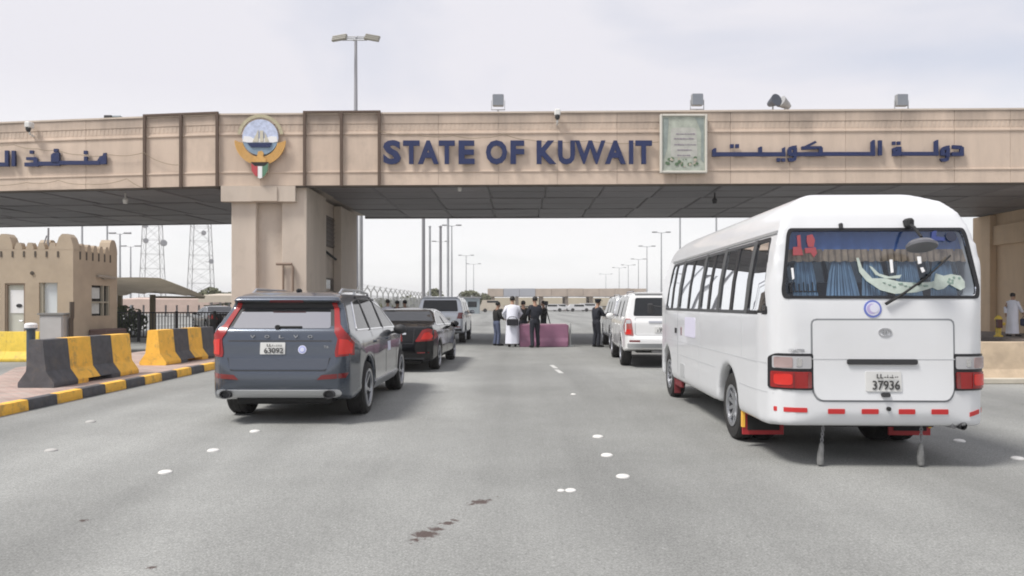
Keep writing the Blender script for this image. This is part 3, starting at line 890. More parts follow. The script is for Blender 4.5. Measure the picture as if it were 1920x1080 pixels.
# floodlights and cameras on the beam
def floodlight(px, py, lab):
    p = onf(px, -.35, py)
    t = thing('floodlight', (p.x, p.y, ZT + .03), label=lab, cat='floodlight', group='box floodlights along the top of the beam')
    b = p.z - ZT
    W = MB(); W.box((0, 0, b), (.40, .2, .42), bev=.03); W.box((0, .14, b), (.3, .12, .3), bev=.03); W.build('housing', mat('lamp_grey', (0.26, 0.27, 0.28), .5), t, False)
    W = MB(); W.box((0, -.104, b), (.36, .012, .38)); W.build('lens', mat('lamp_glass', (0.22, 0.24, 0.27), .15), t, False, smooth=0)
    W = MB()
    for sx in (-1, 1): W.box((sx * .235, 0, b - .17), (.02, .05, .34))
    W.box((0, 0, b - .33), (.49, .05, .025)); W.tube([(0, 0, b - .33), (0, 0, -.03)], .03, 6); W.build('bracket', M_galv, t, False, smooth=0)
    return t
floodlight(934, 190, 'grey box floodlight on the beam above the letters of the word OF')
floodlight(1307, 189, 'grey box floodlight on the beam above the framed board')
floodlight(1690, 190, 'grey box floodlight on the beam above the right Arabic lettering')
def projector(px, py, rot, tilt, lab, dark):
    p = onf(px, -.3, py)
    t = thing('projector_lamp', (p.x, p.y, ZT + .03), label=lab, cat='spotlight')
    Mx = Matrix.Translation((0, 0, p.z - ZT)) @ Matrix.Rotation(rot, 4, 'Z') @ Matrix.Rotation(tilt, 4, 'X')
    W = MB(); W.lathe([(0, -.2), (.09, -.2), (.13, -.1), (.2, .16), (.215, .2), (.19, .2), (0, .17)], 18, Mx); W.build('housing', mat('lamp_dark' if dark else 'lamp_light', (0.07, 0.08, 0.1) if dark else (.36, .36, .36), .5), t, False)
    W = MB(); W.tube([(0, 0, p.z - ZT - .05), (0, 0, -.02)], .03, 6); W.build('bracket', M_galv, t, False)
projector(1449, 193, R(20), R(80), 'round dark spotlight on the beam, left of the tilted grey one', True)
projector(1472, 197, R(-70), R(65), 'grey spotlight tilted up sideways on the beam beside the dark one', False)
p = onf(210, -.3, 216)
t = thing('flat_lamp', (p.x, p.y, ZT + .03), label='low flat dark lamp lying on the left part of the beam', cat='floodlight')
W = MB(); W.box((-.1, 0, .09), (.28, .25, .12), bev=.02); W.build('housing', M_dark, t, False)
W = MB(); W.box((.2, 0, .1), (.3, .2, .08), bev=.02); W.build('lens', M_greyblue, t, False)
def beam_camera(px, py, lab):
    p = onf(px, .25, py)
    t = thing('security_camera', (p.x, p.y, p.z), label=lab, cat='security camera')
    W = MB(); W.box((0, 0, .1), (.2, .3, .22), bev=.03); W.build('housing', M_whiteplastic, t, False)
    W = MB(); W.tube([(0, 0, -.06), (0, .02, -.2), (0, .25, -.26)], .035, 8); W.build('arm', M_whiteplastic, t, False)
    W = MB(); W.lathe([(0, -.16), (.06, -.14), (.085, -.08), (.085, 0), (0, 0)], 12, Matrix.Translation((0, -.06, 0))); W.build('dome', M_dark, t, False)
beam_camera(1045, 217, 'white camera box on the beam above the space before the word KUWAIT')
beam_camera(55, 240, 'white camera on the beam near the left picture edge')
p = at(862, 354, 26.6); W = MB(); W.lathe([(0, -.12), (.06, -.11), (.07, -.02), (.07, .05), (0, .05)], 12); o = W.build('ceiling_lamp', M_whiteplastic); o.location = (p.x, p.y, ZB - .05); tag(o, 'tiny white lamp under the ceiling edge below the word STATE', 'lamp')
for px, py, lab in ((235, 370, 'small white lamp hanging under the left ceiling'), (1340, 349, 'small dark fitting under the ceiling edge below the board')):
    p = at(px, py, 28.4); W = MB(); W.lathe([(0, -.25), (.07, -.24), (.1, -.1), (.03, 0), (.03, .4), (0, .4)], 12); o = W.build('ceiling_lamp', M_whiteplastic if px < 900 else M_dark); o.location = (p.x, p.y, ZB - .12 if px > 900 else p.z); tag(o, lab, 'lamp')
# slack cables across the left fascia
def cable(pts, lab, m=M_frame):
    P = [onf(x, .1, y) for x, y in pts]
    Q = []
    for a, b, in zip(P[:-1], P[1:]):
        for k in range(6):
            t = k / 6; q = a.lerp(b, t); q.z -= .16 * 4 * t * (1 - t) * min(1, (b - a).length / 1.5) * .5; Q.append(q)
    Q.append(P[-1])
    W = MB(); W.tube(Q, .011, 5); tag(W.build('hanging_cable', m), lab, 'cable', 'slack cables on the beam')
M_cable = mat('cable_brown', (0.26, 0.20, 0.13), .7)
cable([(-40, 268), (26, 271), (70, 279), (107, 281), (150, 290), (205, 290), (270, 286), (300, 303), (338, 309)], 'slack cable looping across the left Arabic lettering', M_cable)
cable([(-40, 345), (50, 342), (110, 338), (165, 345), (238, 335), (268, 352)], 'slack cable along the bottom of the beam at the far left', M_cable)
cable([(712, 246), (780, 252), (850, 254), (905, 258), (945, 251), (990, 262), (1100, 264), (1236, 266)], 'thin cable running along the top of the English letters', M_cable)
# ------------------------------------------------------------------ booth with battlements
BXR, BYF, BXL, BYB = -12.93, 22.0, -15.22, 24.45
bo = thing('guard_booth', ((BXR + BXL) / 2, 23.2, 0), label='small sandy guard booth with battlements, white door and windows', cat='guard booth')
def wall_with_holes(x0, x1, z0, z1, holes):
    """rectangles that tile a wall round its openings"""
    xs = sorted({x0, x1, *[h[0] for h in holes], *[h[1] for h in holes]}); zs = sorted({z0, z1, *[h[2] for h in holes], *[h[3] for h in holes]})
    out = []
    for a, b in zip(xs[:-1], xs[1:]):
        run = None
        for c, d in zip(zs[:-1], zs[1:]):
            if any(h[0] <= a and b <= h[1] and h[2] <= c and d <= h[3] for h in holes):
                if run: out.append((a, b, *run)); run = None
            else: run = (run[0], d) if run else (c, d)
        if run: out.append((a, b, *run))
    return out
fx = lambda px: (px - HX) * BYF / FOC
fz = lambda py: EYE - (py - HY) * BYF / FOC
door = (fx(9), fx(47), 0.16, fz(531)); win = (fx(73), fx(108), fz(592), fz(530))
W = MB()
for a, b, c, d in wall_with_holes(BXL, BXR, 0.0, 3.16, [door, win]): W.box(((a + b) / 2, BYF + .1, (c + d) / 2), (b - a, .2, d - c))
W.build('front_wall', M_booth, bo, smooth=0)
sw = (22.95, 24.0, 1.18, 2.13)
W = MB()
for a, b, c, d in wall_with_holes(BYF + .2, BYB, 0.0, 3.16, [sw]): W.box((BXR - .1, (a + b) / 2, (c + d) / 2), (.2, b - a, d - c))
W.build('side_wall', M_booth, bo, smooth=0)
W = MB(); W.box((BXL + .1, (BYF + BYB) / 2 + .1, 1.58), (.2, BYB - BYF - .2, 3.16)); W.build('side_wall', M_booth, bo, smooth=0)
W = MB(); W.box(((BXL + BXR) / 2, BYB - .1, 1.575), (BXR - BXL - .4, .2, 3.15)); W.build('rear_wall', M_booth, bo, smooth=0)
W = MB(); W.box(((BXL + BXR) / 2, (BYF + BYB) / 2, 2.85), (BXR - BXL - .42, BYB - BYF - .42, .12)); W.build('roof', M_booth, bo, smooth=0)
mer = MB()
mer.prism([(-.11, 0), (.11, 0), (.11, .1), (.085, .1), (.085, .14), (.05, .2), (-.05, .2), (-.085, .14), (-.085, .1), (-.11, .1)], 0, .2, 'y')
mme = mer.mesh('merlon', M_booth, 0)
x = BXL + .34
while x < BXR - .42:
    inst('merlon', mme, bo, Matrix.Translation((x, BYF - .003, 3.158))); x += .335
y = BYF + .5
while y < BYB - .4:
    inst('merlon', mme, bo, Matrix.Translation((BXR + .003, y, 3.158)) @ Matrix.Rotation(R(90), 4, 'Z')); y += .335
cm = MB(); cm.prism([(-.26, 0), (.26, 0), (.24, .16), (.17, .36), (.08, .46), (-.08, .46), (-.17, .36), (-.24, .16)], 0, .34, 'y')
cme = cm.mesh('corner_merlon', M_booth, 20)
for cx, cy, rz in ((BXR - .25, BYF - .004, 0), (BXL + .25, BYF - .004, 0), (BXR + .004, BYB - .25, R(90)), (BXL - .004, BYB - .25, -R(90))):
    inst('corner_merlon', cme, bo, Matrix.Translation((cx, cy, 3.157)) @ Matrix.Rotation(rz, 4, 'Z'))
# little slots under the battlements
x = BXL + .17
while x < BXR - .2: W = MB(); W.box((x, BYF + .0, 3.02), (.05, .03, .17)); W.build('drain_slot', M_joint, bo, smooth=0); x += .335
y = BYF + .35
while y < BYB - .2: W = MB(); W.box((BXR, y, 3.0), (.03, .06, .24)); W.build('drain_slot', M_joint, bo, smooth=0); y += .335
# door
W = MB()
a, b, c, d = door
W.box(((a + b) / 2, BYF + .12, (c + d) / 2), (b - a - .1, .05, d - c - .06)); dr = W.build('door', mat('door_cream', (0.55, 0.55, 0.48), .5, var=.08), bo, smooth=0)
W = MB()
for xx in (a + .025, b - .025): W.box((xx, BYF + .1, (c + d) / 2), (.05, .16, d - c))
W.box(((a + b) / 2, BYF + .1, d - .025), (b - a - .102, .16, .05)); W.build('door_frame', mat('door_frame_brown', (0.25, 0.19, 0.14), .6), bo, smooth=0)
W = MB(); W.box(((a + b) / 2 + .02, BYF + .088, 1.62), (.42, .02, .68)); W.build('notice', M_white, dr, smooth=0)
W = MB(); W.lathe([(0, 0), (.07, 0), (.07, .012), (0, .012)], 14, Matrix.Translation(((a + b) / 2 + .08, BYF + .078, 1.50)) @ Matrix.Rotation(R(90), 4, 'X') @ Matrix.Diagonal((1.3, .8, 1, 1))); W.build('seal', M_dark, dr)
W = MB(); W.tube([(b - .1, BYF + .09, 1.05), (b - .1, BYF + .04, 1.05), (b - .2, BYF + .04, 1.05)], .015, 6); W.build('handle', M_alu, dr)
# windows
a, b, c, d = win
W = MB(); W.box(((a + b) / 2, BYF + .13, (c + d) / 2), (b - a, .02, d - c)); f = W.build('window', mat('bright_blind', (0.62, 0.66, 0.68), .35), bo, smooth=0)
W = MB(); W.box((a + .05, BYF + .09, (c + d) / 2), (.1, .1, d - c)); W.box((b - .02, BYF + .09, (c + d) / 2), (.04, .1, d - c)); W.box(((a + b) / 2 + .03, BYF + .09, c + .02), (b - a - .145, .1, .04)); W.build('frame', mat('window_frame_grey', (0.36, 0.33, 0.26), .5), f, smooth=0)
a, b, c, d = sw
W = MB(); W.box((BXR - .12, (a + b) / 2, (c + d) / 2), (.03, b - a, d - c)); f = W.build('window', M_carglass, bo, smooth=0)
W = MB()
for yy in (a + .03, b - .03, a + (b - a) * .68): W.box((BXR - .06, yy, (c + d) / 2), (.08, .06, d - c))
W.box((BXR - .055, (a + b) / 2, (c + d) / 2 - .05), (.075, b - a - .13, .05)); W.build('frame', mat('window_frame_grey', (0.36, 0.33, 0.26), .5), f, smooth=0)
for k, (ya, yb, za, zb) in enumerate([(a + .08, a + .62, 1.72, 2.06), (a + .1, a + .6, 1.25, 1.58)]):
    W = MB(); W.box((BXR - .098, (ya + yb) / 2, (za + zb) / 2), (.012, yb - ya, zb - za)); W.build('paper', mat('paper', (.55, .57, .55), .7, var=.15, vscale=6), f, smooth=0)
W = MB(); W.tube([(BXR + .05, 23.2, 2.42), (BXR + .12, 24.1, 2.38)], .045, 8); W.box((BXR + .04, 23.6, 2.36), (.1, .2, .06)); W.build('strip_lamp', mat('lamp_tan', (.33, .29, .24), .5), bo)
W = MB(); W.lathe([(0, 0), (.05, 0), (.06, .03), (0, .05)], 12, Matrix.Translation((fx(61), BYF - .0, fz(512))) @ Matrix.Rotation(R(90), 4, 'X')); W.build('bell', M_joint, bo)
W = MB(); W.box((BXR + .3, 23.35, .5), (.55, 1.2, .55), bev=.03); o = W.build('side_step', mat('maroon_box', (.13, .085, .075), .8)); tag(o, 'low dark reddish box against the side wall of the guard booth', 'box')
# antenna stay on its roof
t = thing('roof_antenna', (fx(62), BYF + .7, 2.91), label='thin metal antenna stay standing on the guard booth roof', cat='antenna')
W = MB(); W.tube([(0, 0, 0), (.02, 0, .95)], .03, 6); W.build('mast', M_poledark, t, False)
W = MB(); W.tube([(-.28, 0, 0), (-.03, 0, .72)], .02, 6); W.tube([(-.28, .3, 0), (0, .02, .7)], .02, 6); W.build('stay', M_poledark, t, False)

# ------------------------------------------------------------------ jersey barriers
def barrier_profile(): return [(-.31, 0), (.31, 0), (.31, .08), (.17, .27), (.115, .80), (-.115, .80), (-.17, .27), (-.31, .08)]
def jersey(name, loc, rz, lab, group, cols, Ln=2.64, slot=True):
    t = thing(name, loc, rz, lab, 'concrete barrier', group)
    n = len(cols); s = Ln / n
    for k, m in enumerate(cols):
        W = MB(); y0 = k * s
        zcut = .0
        prof = barrier_profile()
        if slot and k in (1, 2) and n == 4:
            # the foot is open in the middle for lifting forks
            y1 = y0 + s; ya, yb = (y0 + s * .45, y1) if k == 1 else (y0, y0 + s * .55)
            up = [(-.31, .075), (.31, .075), (.31, .08), (.17, .27), (.115, .80), (-.115, .80), (-.17, .27), (-.31, .08)]
            W.prism(up, y0 + .002, y1 - .002, 'y')
            if k == 1: W.prism([(-.308, 0), (.308, 0), (.308, .076), (-.308, .076)], y0 + .002, ya, 'y')
            else: W.prism([(-.308, 0), (.308, 0), (.308, .076), (-.308, .076)], yb, y1 - .002, 'y')
        else: W.prism(rounded(prof, .02, 2), y0 + .002, y0 + s - .002, 'y')
        o = W.build('painted_band', m, t, False, smooth=30)
    return t
YB = [M_blackpaint, M_yellow, M_blackpaint, M_yellow]
jersey('jersey_barrier', (-7.91, 12.4, .156), R(-2), 'black and yellow striped concrete barrier with black end, nearer the camera on the island', 'striped barriers on the island', YB)
jersey('jersey_barrier', (-8.16, 16.95, .156), R(-3), 'yellow ended black and striped concrete barrier behind the first, by the grey car', 'striped barriers on the island', YB[1:] + YB[:1], 2.8)
jersey('jersey_barrier', (-12.72, 20.2, .005), R(90), 'lemon yellow concrete barrier lying in front of the guard booth door', None, [M_yellow2, M_yellow2, M_yellow2], 2.6)
jersey('jersey_barrier', (13.4, 14.75, .005), R(90), 'sand coloured stained concrete barrier right of the bus at the picture edge', None, [M_conc, M_conc], 4.6)
# white kerb stone and shade under it
W = MB(); W.box((11.2, 14.52, .06), (5, .24, .12), bev=.02); tag(W.build('kerb', mat('pale_kerb', (.5, .46, .38), .8, var=.15), smooth=0), kind='structure')

# ------------------------------------------------------------------ cabinet and post by the booth
p = at(72, 640, 16.6); q = at(117, 592, 16.6)
cb = thing('electrical_cabinet', ((p.x + q.x) / 2, 16.8, .156), label='grey steel electrical cabinet behind the black barrier end, before the booth', cat='cabinet')
cb.location.z = .0; WM[cb] = Matrix.Translation(cb.location)
W = MB(); W.box((0, 0, .66), (.53, .34, 1.3), bev=.012); W.build('body', mat('cabinet_grey', (.36, .36, .35), .55, var=.1, vscale=4), cb, False)
W = MB(); W.box((0, -.178, .68), (.47, .02, 1.18), bev=.005); d_ = W.build('door', mat('cabinet_grey2', (.42, .42, .41), .5, var=.08, vscale=4), cb, False)
W = MB(); W.box((.03, -.197, .48), (.05, .03, .08), bev=.006); W.build('handle', M_black, d_, False)
W = MB(); W.prism([(-.3, 1.31), (.3, 1.31), (.28, 1.35), (-.28, 1.35)], -.21, .2, 'y'); W.build('lid', mat('cabinet_lid', (.22, .22, .21), .6), cb, False, smooth=0)
W = MB(); W.tube([(.33, .02, .1), (.33, .02, 1.2), (.36, .0, 1.25), (.36, 0, 1.6)], .05, 8); W.build('conduit', M_joint, cb, False)
p = at(58, 640, 17.2)
t = thing('marker_post', (p.x, 17.2, 0), label='short dark blue post with a white cap left of the grey cabinet', cat='post')
W = MB(); W.lathe([(0, 0), (.13, 0), (.13, .02), (.09, .04), (.09, .95), (.13, .97), (.13, 1.0), (0, 1.0)], 14); W.build('post', mat('post_blue', (.05, .075, .10), .5), t, False)
W = MB(); W.lathe([(0, 1.0), (.135, 1.0), (.135, 1.08), (.1, 1.11), (0, 1.12)], 14); W.build('cap', M_white, t, False)

# ------------------------------------------------------------------ fence, shade roofs, hedge to the left
RY = 30.5
rf = thing('railing_fence', (-16, RY, 0), label='black steel railing with upright bars between booth and gate pillar', cat='railing')
for x in [-19.9 + 1.55 * k for k in range(7)]:
    W = MB(); W.box((x, RY, .63), (.09, .09, 1.26)); W.build('post', M_black, rf, smooth=0)
for z in (1.2, .2):
    W = MB(); W.box((-15.2, RY, z), (9.3, .05, .05)); W.build('rail', M_black, rf, smooth=0)
bme = MB(); bme.box((0, 0, 0), (.025, .025, .98)); bme = bme.mesh('bar', M_black, 0)
x = -19.8
while x < -10.6: inst('bar', bme, rf, Matrix.Translation((x, RY, .70))); x += .125
# hedge
def leaf_mass(name, c, d, n, m, leaf=.1, seed=1, fill=True):
    rnd = random.Random(seed)
    W = MB()
    for k in range(n):
        th = rnd.uniform(0, 6.283); u_ = rnd.uniform(-1, 1); rr = rnd.random() ** .35
        s = math.sqrt(1 - u_ * u_)
        p = Vector((c[0] + d[0] * rr * s * math.cos(th), c[1] + d[1] * rr * s * math.sin(th), c[2] + d[2] * rr * u_))
        f = mnoise.noise(p * (1.6 / max(.3, d[0])))
        if f < -.12: continue
        a = Vector((rnd.uniform(-1, 1), rnd.uniform(-1, 1), rnd.uniform(-1, 1))).normalized() * leaf * rnd.uniform(.5, 1.2)
        b = a.orthogonal().normalized() * leaf * rnd.uniform(.3, .7)
        W.bm.faces.new([W.bm.verts.new(p - a), W.bm.verts.new(p + b), W.bm.verts.new(p + a), W.bm.verts.new(p - b)])
    return W
def shrub(loc, r, h, lab, seed, m=None, n=700):
    t = thing('shrub', loc, 0, lab, 'shrub', 'shrubs along the fences')
    leaf_mass('foliage', (0, 0, h * .55), (r, r, h * .5), n, m or M_hedge, .12 * max(1, r / 1.2), seed).build('foliage', m or M_hedge, t, False, smooth=0)
    W = MB()
    rnd = random.Random(seed + 5)
    for k in range(5): W.tube([(0, 0, 0), (rnd.uniform(-.3, .3) * r, rnd.uniform(-.3, .3) * r, h * .4), (rnd.uniform(-.7, .7) * r, rnd.uniform(-.7, .7) * r, h * .8)], [.04, .03, .012], 5)
    W.build('stems', M_bark, t, False)
    return t
M_hedge2 = mat('dusty_leaf', (0.11, 0.115, 0.06), .8, var=.35, vscale=2)
shrub((-18.0, 31.9, 0), 1.2, 1.5, 'dark shrub behind the black railing beside the guard booth', 3, n=1500)
shrub((-16.6, 32.0, 0), .9, 1.4, 'dark shrub behind the black railing below the shade roof post', 4, n=900)
# tensile shade roof
t = thing('shade_roof', at(290, 640, 36), label='olive fabric shade roof on a steel post behind the guard booth', cat='shade roof')
A, B_, C_, D_, E_ = at(212, 521, 41), at(300, 526, 41), at(386, 556, 38), at(292, 553, 35.5), at(205, 556, 35.5)
rows = []
for i in range(9):
    v = i / 8
    row = []
    for j in range(17):
        s = j / 16
        top = A.lerp(B_, s * 2) if s < .5 else B_.lerp(C_, (s - .5) * 2)
        bot = E_.lerp(D_, s * 2) if s < .5 else D_.lerp(C_ + Vector((0, -.4, -.05)), (s - .5) * 2)
        q = top.lerp(bot, v)
        q.z += -.30 * 4 * v * (1 - v) * (1 - abs(2 * s - 1)) + .12 * math.sin(s * math.pi) + (.05 * math.sin(s * 30) if v > .9 else 0)
        row.append(q)
    rows.append(row)
W = MB(); W.sheet(rows); W.solidify(.02); W.build('fabric', M_olive, t)
W = MB(); W.box((at(290, 600, 36).x, 35.8, 1.0), (.2, .2, 2.0)); W.build('post', mat('post_olive', (.14, .115, .06), .7), t, smooth=0)
W = MB(); W.box((at(216, 600, 40.5).x, 41, 1.4), (.2, .2, 2.8)); W.build('post', mat('post_olive', (.14, .115, .06), .7), t, smooth=0)
W = MB(); W.tube([at(289, 557, 35.9), at(383, 558, 37.6)], .06, 6); W.build('edge_tube', mat('edge_tan', (.34, .29, .2), .7), t)
# long car park canopies further back
def canopy(x0, x1, y, z0, z1, dep, lab, m, nposts, group='car park canopies behind the gate'):
    t = thing('parking_canopy', ((x0 + x1) / 2, y + dep / 2, 0), label=lab, cat='canopy', group=group)
    W = MB(); W.prism([(0, z0), (0, z1), (dep, z1 + .25), (dep, z0 + .25)], x0, x1, 'x'); 
    me = W.mesh('roof', m, 0)
    for v in me.vertices: v.co.y += y
    inst('roof', me, t)
    for k in range(nposts):
        x = x0 + (x1 - x0) * (k + .5) / nposts
        W = MB(); W.box((x, y + dep * .4, z0 / 2), (.16, .16, z0)); W.build('post', M_poledark, t, smooth=0)
    return t
canopy(at(372, 0, 70).x, at(440, 0, 70).x, 70, at(0, 567, 70).z, at(0, 554, 70).z, 5, 'flat beige parking canopy seen between shade roof and gate pillar', M_cream, 4)
canopy(at(222, 0, 90).x, at(392, 0, 90).x, 90, at(0, 572, 90).z, at(0, 561, 90).z, 5, 'long pinkish parking canopy seen under the olive shade roof', M_pinkwall, 8)
W = MB(); W.box((at(300, 0, 120).x, 120, 1.0), (30, .3, 2.0)); tag(W.build('perimeter_wall', M_pinkwall, smooth=0), 'long low pinkish wall far behind the guard booth', 'wall')

# ------------------------------------------------------------------ right-hand island
W = MB(); W.prism([(18.4, 24.6), (36, 24.2), (36, 39), (18.9, 39)], 0, .26, 'z'); tag(W.build('raised_pavement', mat('brown_pavement', (.17, .14, .12), .9, var=.2), smooth=0), kind='structure')
W = MB(); W.box((27, 24.35, .1), (17.6, .2, .34), bev=.02); tag(W.build('kerb', mat('pale_kerb', (.5, .46, .38), .8, var=.15), smooth=0), kind='structure')
p = at(1872, 640, 29.5)
t = thing('fire_hydrant', (p.x, 29.5, .26), label='yellow upright hydrant post with dark red box by the right pillar', cat='hydrant')
W = MB(); W.lathe([(0, 0), (.16, 0), (.16, .05), (.1, .07), (.1, .62), (.14, .64), (.14, .72), (.09, .8), (0, .86)], 14); W.build('body', M_yellow2, t, False)
W = MB(); W.box((-.06, -.14, .52), (.2, .16, .34), bev=.02); W.build('box', mat('dark_red_box', (.09, .025, .02), .5), t, False)
W = MB(); W.tube([(.1, 0, .5), (.24, 0, .5)], .06, 8); W.build('outlet', M_yellow2, t, False)

# ------------------------------------------------------------------ poles and masts
def lamp_post(px, py, Y, heads, lab, m=None, r=.085, arm=.9, group='lamp posts beyond the gate'):
    top = at(px, py, Y)
    t = thing('lamp_post', (top.x, Y, 0), label=lab, cat='lamp post', group=group)
    m = m or M_galv
    W = MB(); W.tube([(0, 0, 0), (0, 0, top.z)], [r * 1.35, r * .7], 8); W.build('pole', m, t, False)
    for s in heads:
        W = MB(); W.tube([(0, 0, top.z - .1), (s * arm, 0, top.z + .05)], .05, 6); W.build('arm', m, t, False)
        W = MB(); W.box((s * (arm + .3), 0, top.z + .06), (.75, .34, .17), bev=.05); W.build('lamp_head', M_poledark, t, False)
    return t
for px, py, Y, hd, lab in [
    (1240, 436, 108, (-1, 1), 'tall lamp post nearest the bus, right of the far row'),
    (1213, 462, 133, (-1, 1), 'second lamp post of the right far row, left of the tallest'),
    (1197, 486, 170, (-1, 1), 'third lamp post of the right far row above the white cars'),
    (1178, 497, 198, (-1, 1), 'fourth lamp post of the right far row above the officer'),
    (1161, 502, 214, (-1, 1), 'fifth lamp post of the right far row'),
    (1136, 514, 258, (-1, 1), 'smallest farthest lamp post of the right far row'),
    (847, 423, 98, (-1, 1), 'tall lamp post with two arms in the left cluster of poles'),
    (826, 453, 124, (-1, 1), 'shorter lamp post behind the left cluster of poles'),
    (874, 479, 160, (-1, 1), 'faint lamp post right of the left pole cluster'),
    (888, 495, 190, (-1, 1), 'faint farther lamp post right of the left pole cluster'),
    (225, 438, 80, (-1, 1), 'lamp post over the shade roof next to the booth'),
    (245, 462, 98, (-1, 1), 'smaller lamp post over the shade roof left of the lattice towers')]:
    lamp_post(px, py, Y, hd, lab, r=.1 if Y > 120 else .11, arm=.7 * Y / 110)
def plain_pole(px, py, Y, r, lab, m):
    top = at(px, py, Y); W = MB(); W.tube([(0, 0, 0), (0, 0, top.z)], [r, r * .8], 8); W.lathe([(0, top.z), (r, top.z), (r * 1.2, top.z + .05), (0, top.z + .15)], 8)
    o = W.build('steel_pole', m); o.location = (top.x, Y, 0); tag(o, lab, 'pole', 'plain steel poles beyond the gate')
plain_pole(794, 330, 52, .135, 'dark plain pole leftmost in the pole cluster, rising past the beam', M_poledark)
plain_pole(806, 426, 58, .10, 'pale plain pole just right of the darkest pole', M_galv)
plain_pole(826, 426, 54, .115, 'plain pole in the middle of the left cluster', M_poledark)
plain_pole(840, 330, 62, .11, 'plain pole rightmost in the left cluster, rising past the beam', M_galv)
plain_pole(677, 330, 44, .13, 'grey steel pole standing against the back of the left gate pillar', M_galv)
plain_pole(1275, 330, 80, .11, 'plain pole above the rear of the bus roof, left one', M_galv)
plain_pole(1343, 330, 66, .095, 'plain pole above the bus roof, right one', M_galv)
plain_pole(154, 330, 70, .1, 'faint plain pole above the booth corner', M_galv)
plain_pole(201, 330, 76, .1, 'faint plain pole above the back corner of the booth', M_galv)
# high floodlight mast behind the beam
top = at(667, 72, 60)
t = thing('floodlight_mast', (top.x, 60, 0), label='tall floodlight mast with six lamps rising behind the beam', cat='floodlight mast')
W = MB(); W.tube([(0, 0, 0), (0, 0, top.z + .1)], [.26, .115], 12); W.build('pole', mat('mast_steel', (.33, .33, .35), .5, metal=.3), t, False)
for k, (yo, zo) in enumerate(((.75, .40), (0, 0.0), (-.75, -.40))):
    W = MB(); W.tube([(-1.05, yo, top.z + zo), (1.05, yo, top.z + zo)], .05, 6); W.build('cross_arm', M_galv, t, False)
    for s in (-1, 1):
        x = s * (1.33 + (.0 if s < 0 else .03)) - s * k * .03 + (k - 1) * .11
        W = MB(); Mx = Matrix.Translation((x, yo, top.z + zo + .05)) @ Matrix.Rotation(s * R(10), 4, 'Y') @ Matrix.Rotation(R(14), 4, 'X')
        W.box((0, 0, 0), (1.18, .42, .20), bev=.05, M=Mx); W.build('floodlight', mat('flood_housing', (.27, .26, .22), .5), t, False)
W = MB(); W.tube([(0, -.85, top.z - .46), (0, .85, top.z + .46)], .07, 6); W.build('spine', M_galv, t, False)
# lattice towers
M_lat = mat('lattice_steel', (.30, .30, .30), .6)
def lattice(px, Y, wpx, h, lab, taper, dishes):
    c = at(px, 570, Y); wd = wpx * Y / FOC
    t = thing('lattice_tower', (c.x, Y, 0), R(12), lab, 'lattice tower', 'telecom towers beyond the canopy')
    def leg(sx, sy, z): k = (1 - taper * z / h) * wd / 2; return Vector((sx * k, sy * k, z))
    cs = [(-1, -1), (1, -1), (1, 1), (-1, 1)]
    for sx, sy in cs:
        W = MB(); W.tube([leg(sx, sy, 0), leg(sx, sy, h)], .075, 6); W.build('leg', M_lat, t, False)
    W = MB(); n = 9
    for k in range(n):
        z0, z1 = h * k / n, h * (k + 1) / n
        for i in range(4):
            a, b = cs[i], cs[(i + 1) % 4]
            W.tube([leg(*a, z0), leg(*b, z1)], .026, 4, False); W.tube([leg(*b, z0), leg(*a, z1)], .026, 4, False); W.tube([leg(*a, z1), leg(*b, z1)], .03, 4, False)
    W.build('bracing', M_lat, t, False, smooth=0)
    for (dx, z, r) in dishes:
        W = MB(); Mx = Matrix.Translation((dx, -wd * .4, z)) @ Matrix.Rotation(R(75), 4, 'X') @ Matrix.Rotation(R(25), 4, 'Y')
        W.lathe([(0, 0), (r * .6, .06), (r, .22), (r, .5), (0, .52)], 16, Mx); W.tube([(dx, -wd * .4, z), (dx * .5, -wd * .3, z)], .07, 5); W.build('dish', mat('dish_grey', (.30, .30, .31), .6), t, False)
lattice(286, 150, 40, 26, 'lattice telecom tower with a round dish beside it, left one', .45, [(2.4, 13.6, .65), (-1.0, 17, .5), (-.9, 14, .5)])
lattice(377, 160, 44, 27, 'lattice telecom tower next to the left gate pillar, right one', .45, [(2.3, 10.5, .5), (.8, 16.5, .5)])

# ------------------------------------------------------------------ security fence right of the left pillar
sf = thing('security_fence', (-10.2, 62, 0), label='pale mesh security fence with forked barbed wire posts beyond the pillar', cat='fence')
pm = MB(); pm.box((0, 0, 1.2), (.09, .09, 2.4)); pm.tube([(0, 0, 2.38), (-.3, 0, 2.85)], .04, 5); pm.tube([(0, 0, 2.38), (.3, 0, 2.85)], .04, 5)
pme = pm.mesh('post', mat('fence_post', (.30, .30, .29), .6), 0)
ys = [44 + 2.6 * k for k in range(20)]
for y in ys: inst('post', pme, sf, Matrix.Translation((-10.25 - (y - 44) * .003, y, 0)))
W = MB()
for y0, y1 in zip(ys[:-1], ys[1:]):
    for k in range(12):
        y = y0 + (y1 - y0) * k / 12; W.box((-10.25 - (y - 44) * .003, y, 1.15), (.012, .03, 2.1))
tag(W.build('mesh_wires', M_galv, sf, smooth=0), kind='stuff')
for dx, z in ((-.3, 2.85), (-.15, 2.62), (.15, 2.62), (.3, 2.85)):
    W = MB(); W.tube([(-10.25 + dx, 44, z), (-10.4 + dx, ys[-1], z)], .006, 4); W.build('wire', M_poledark, sf)
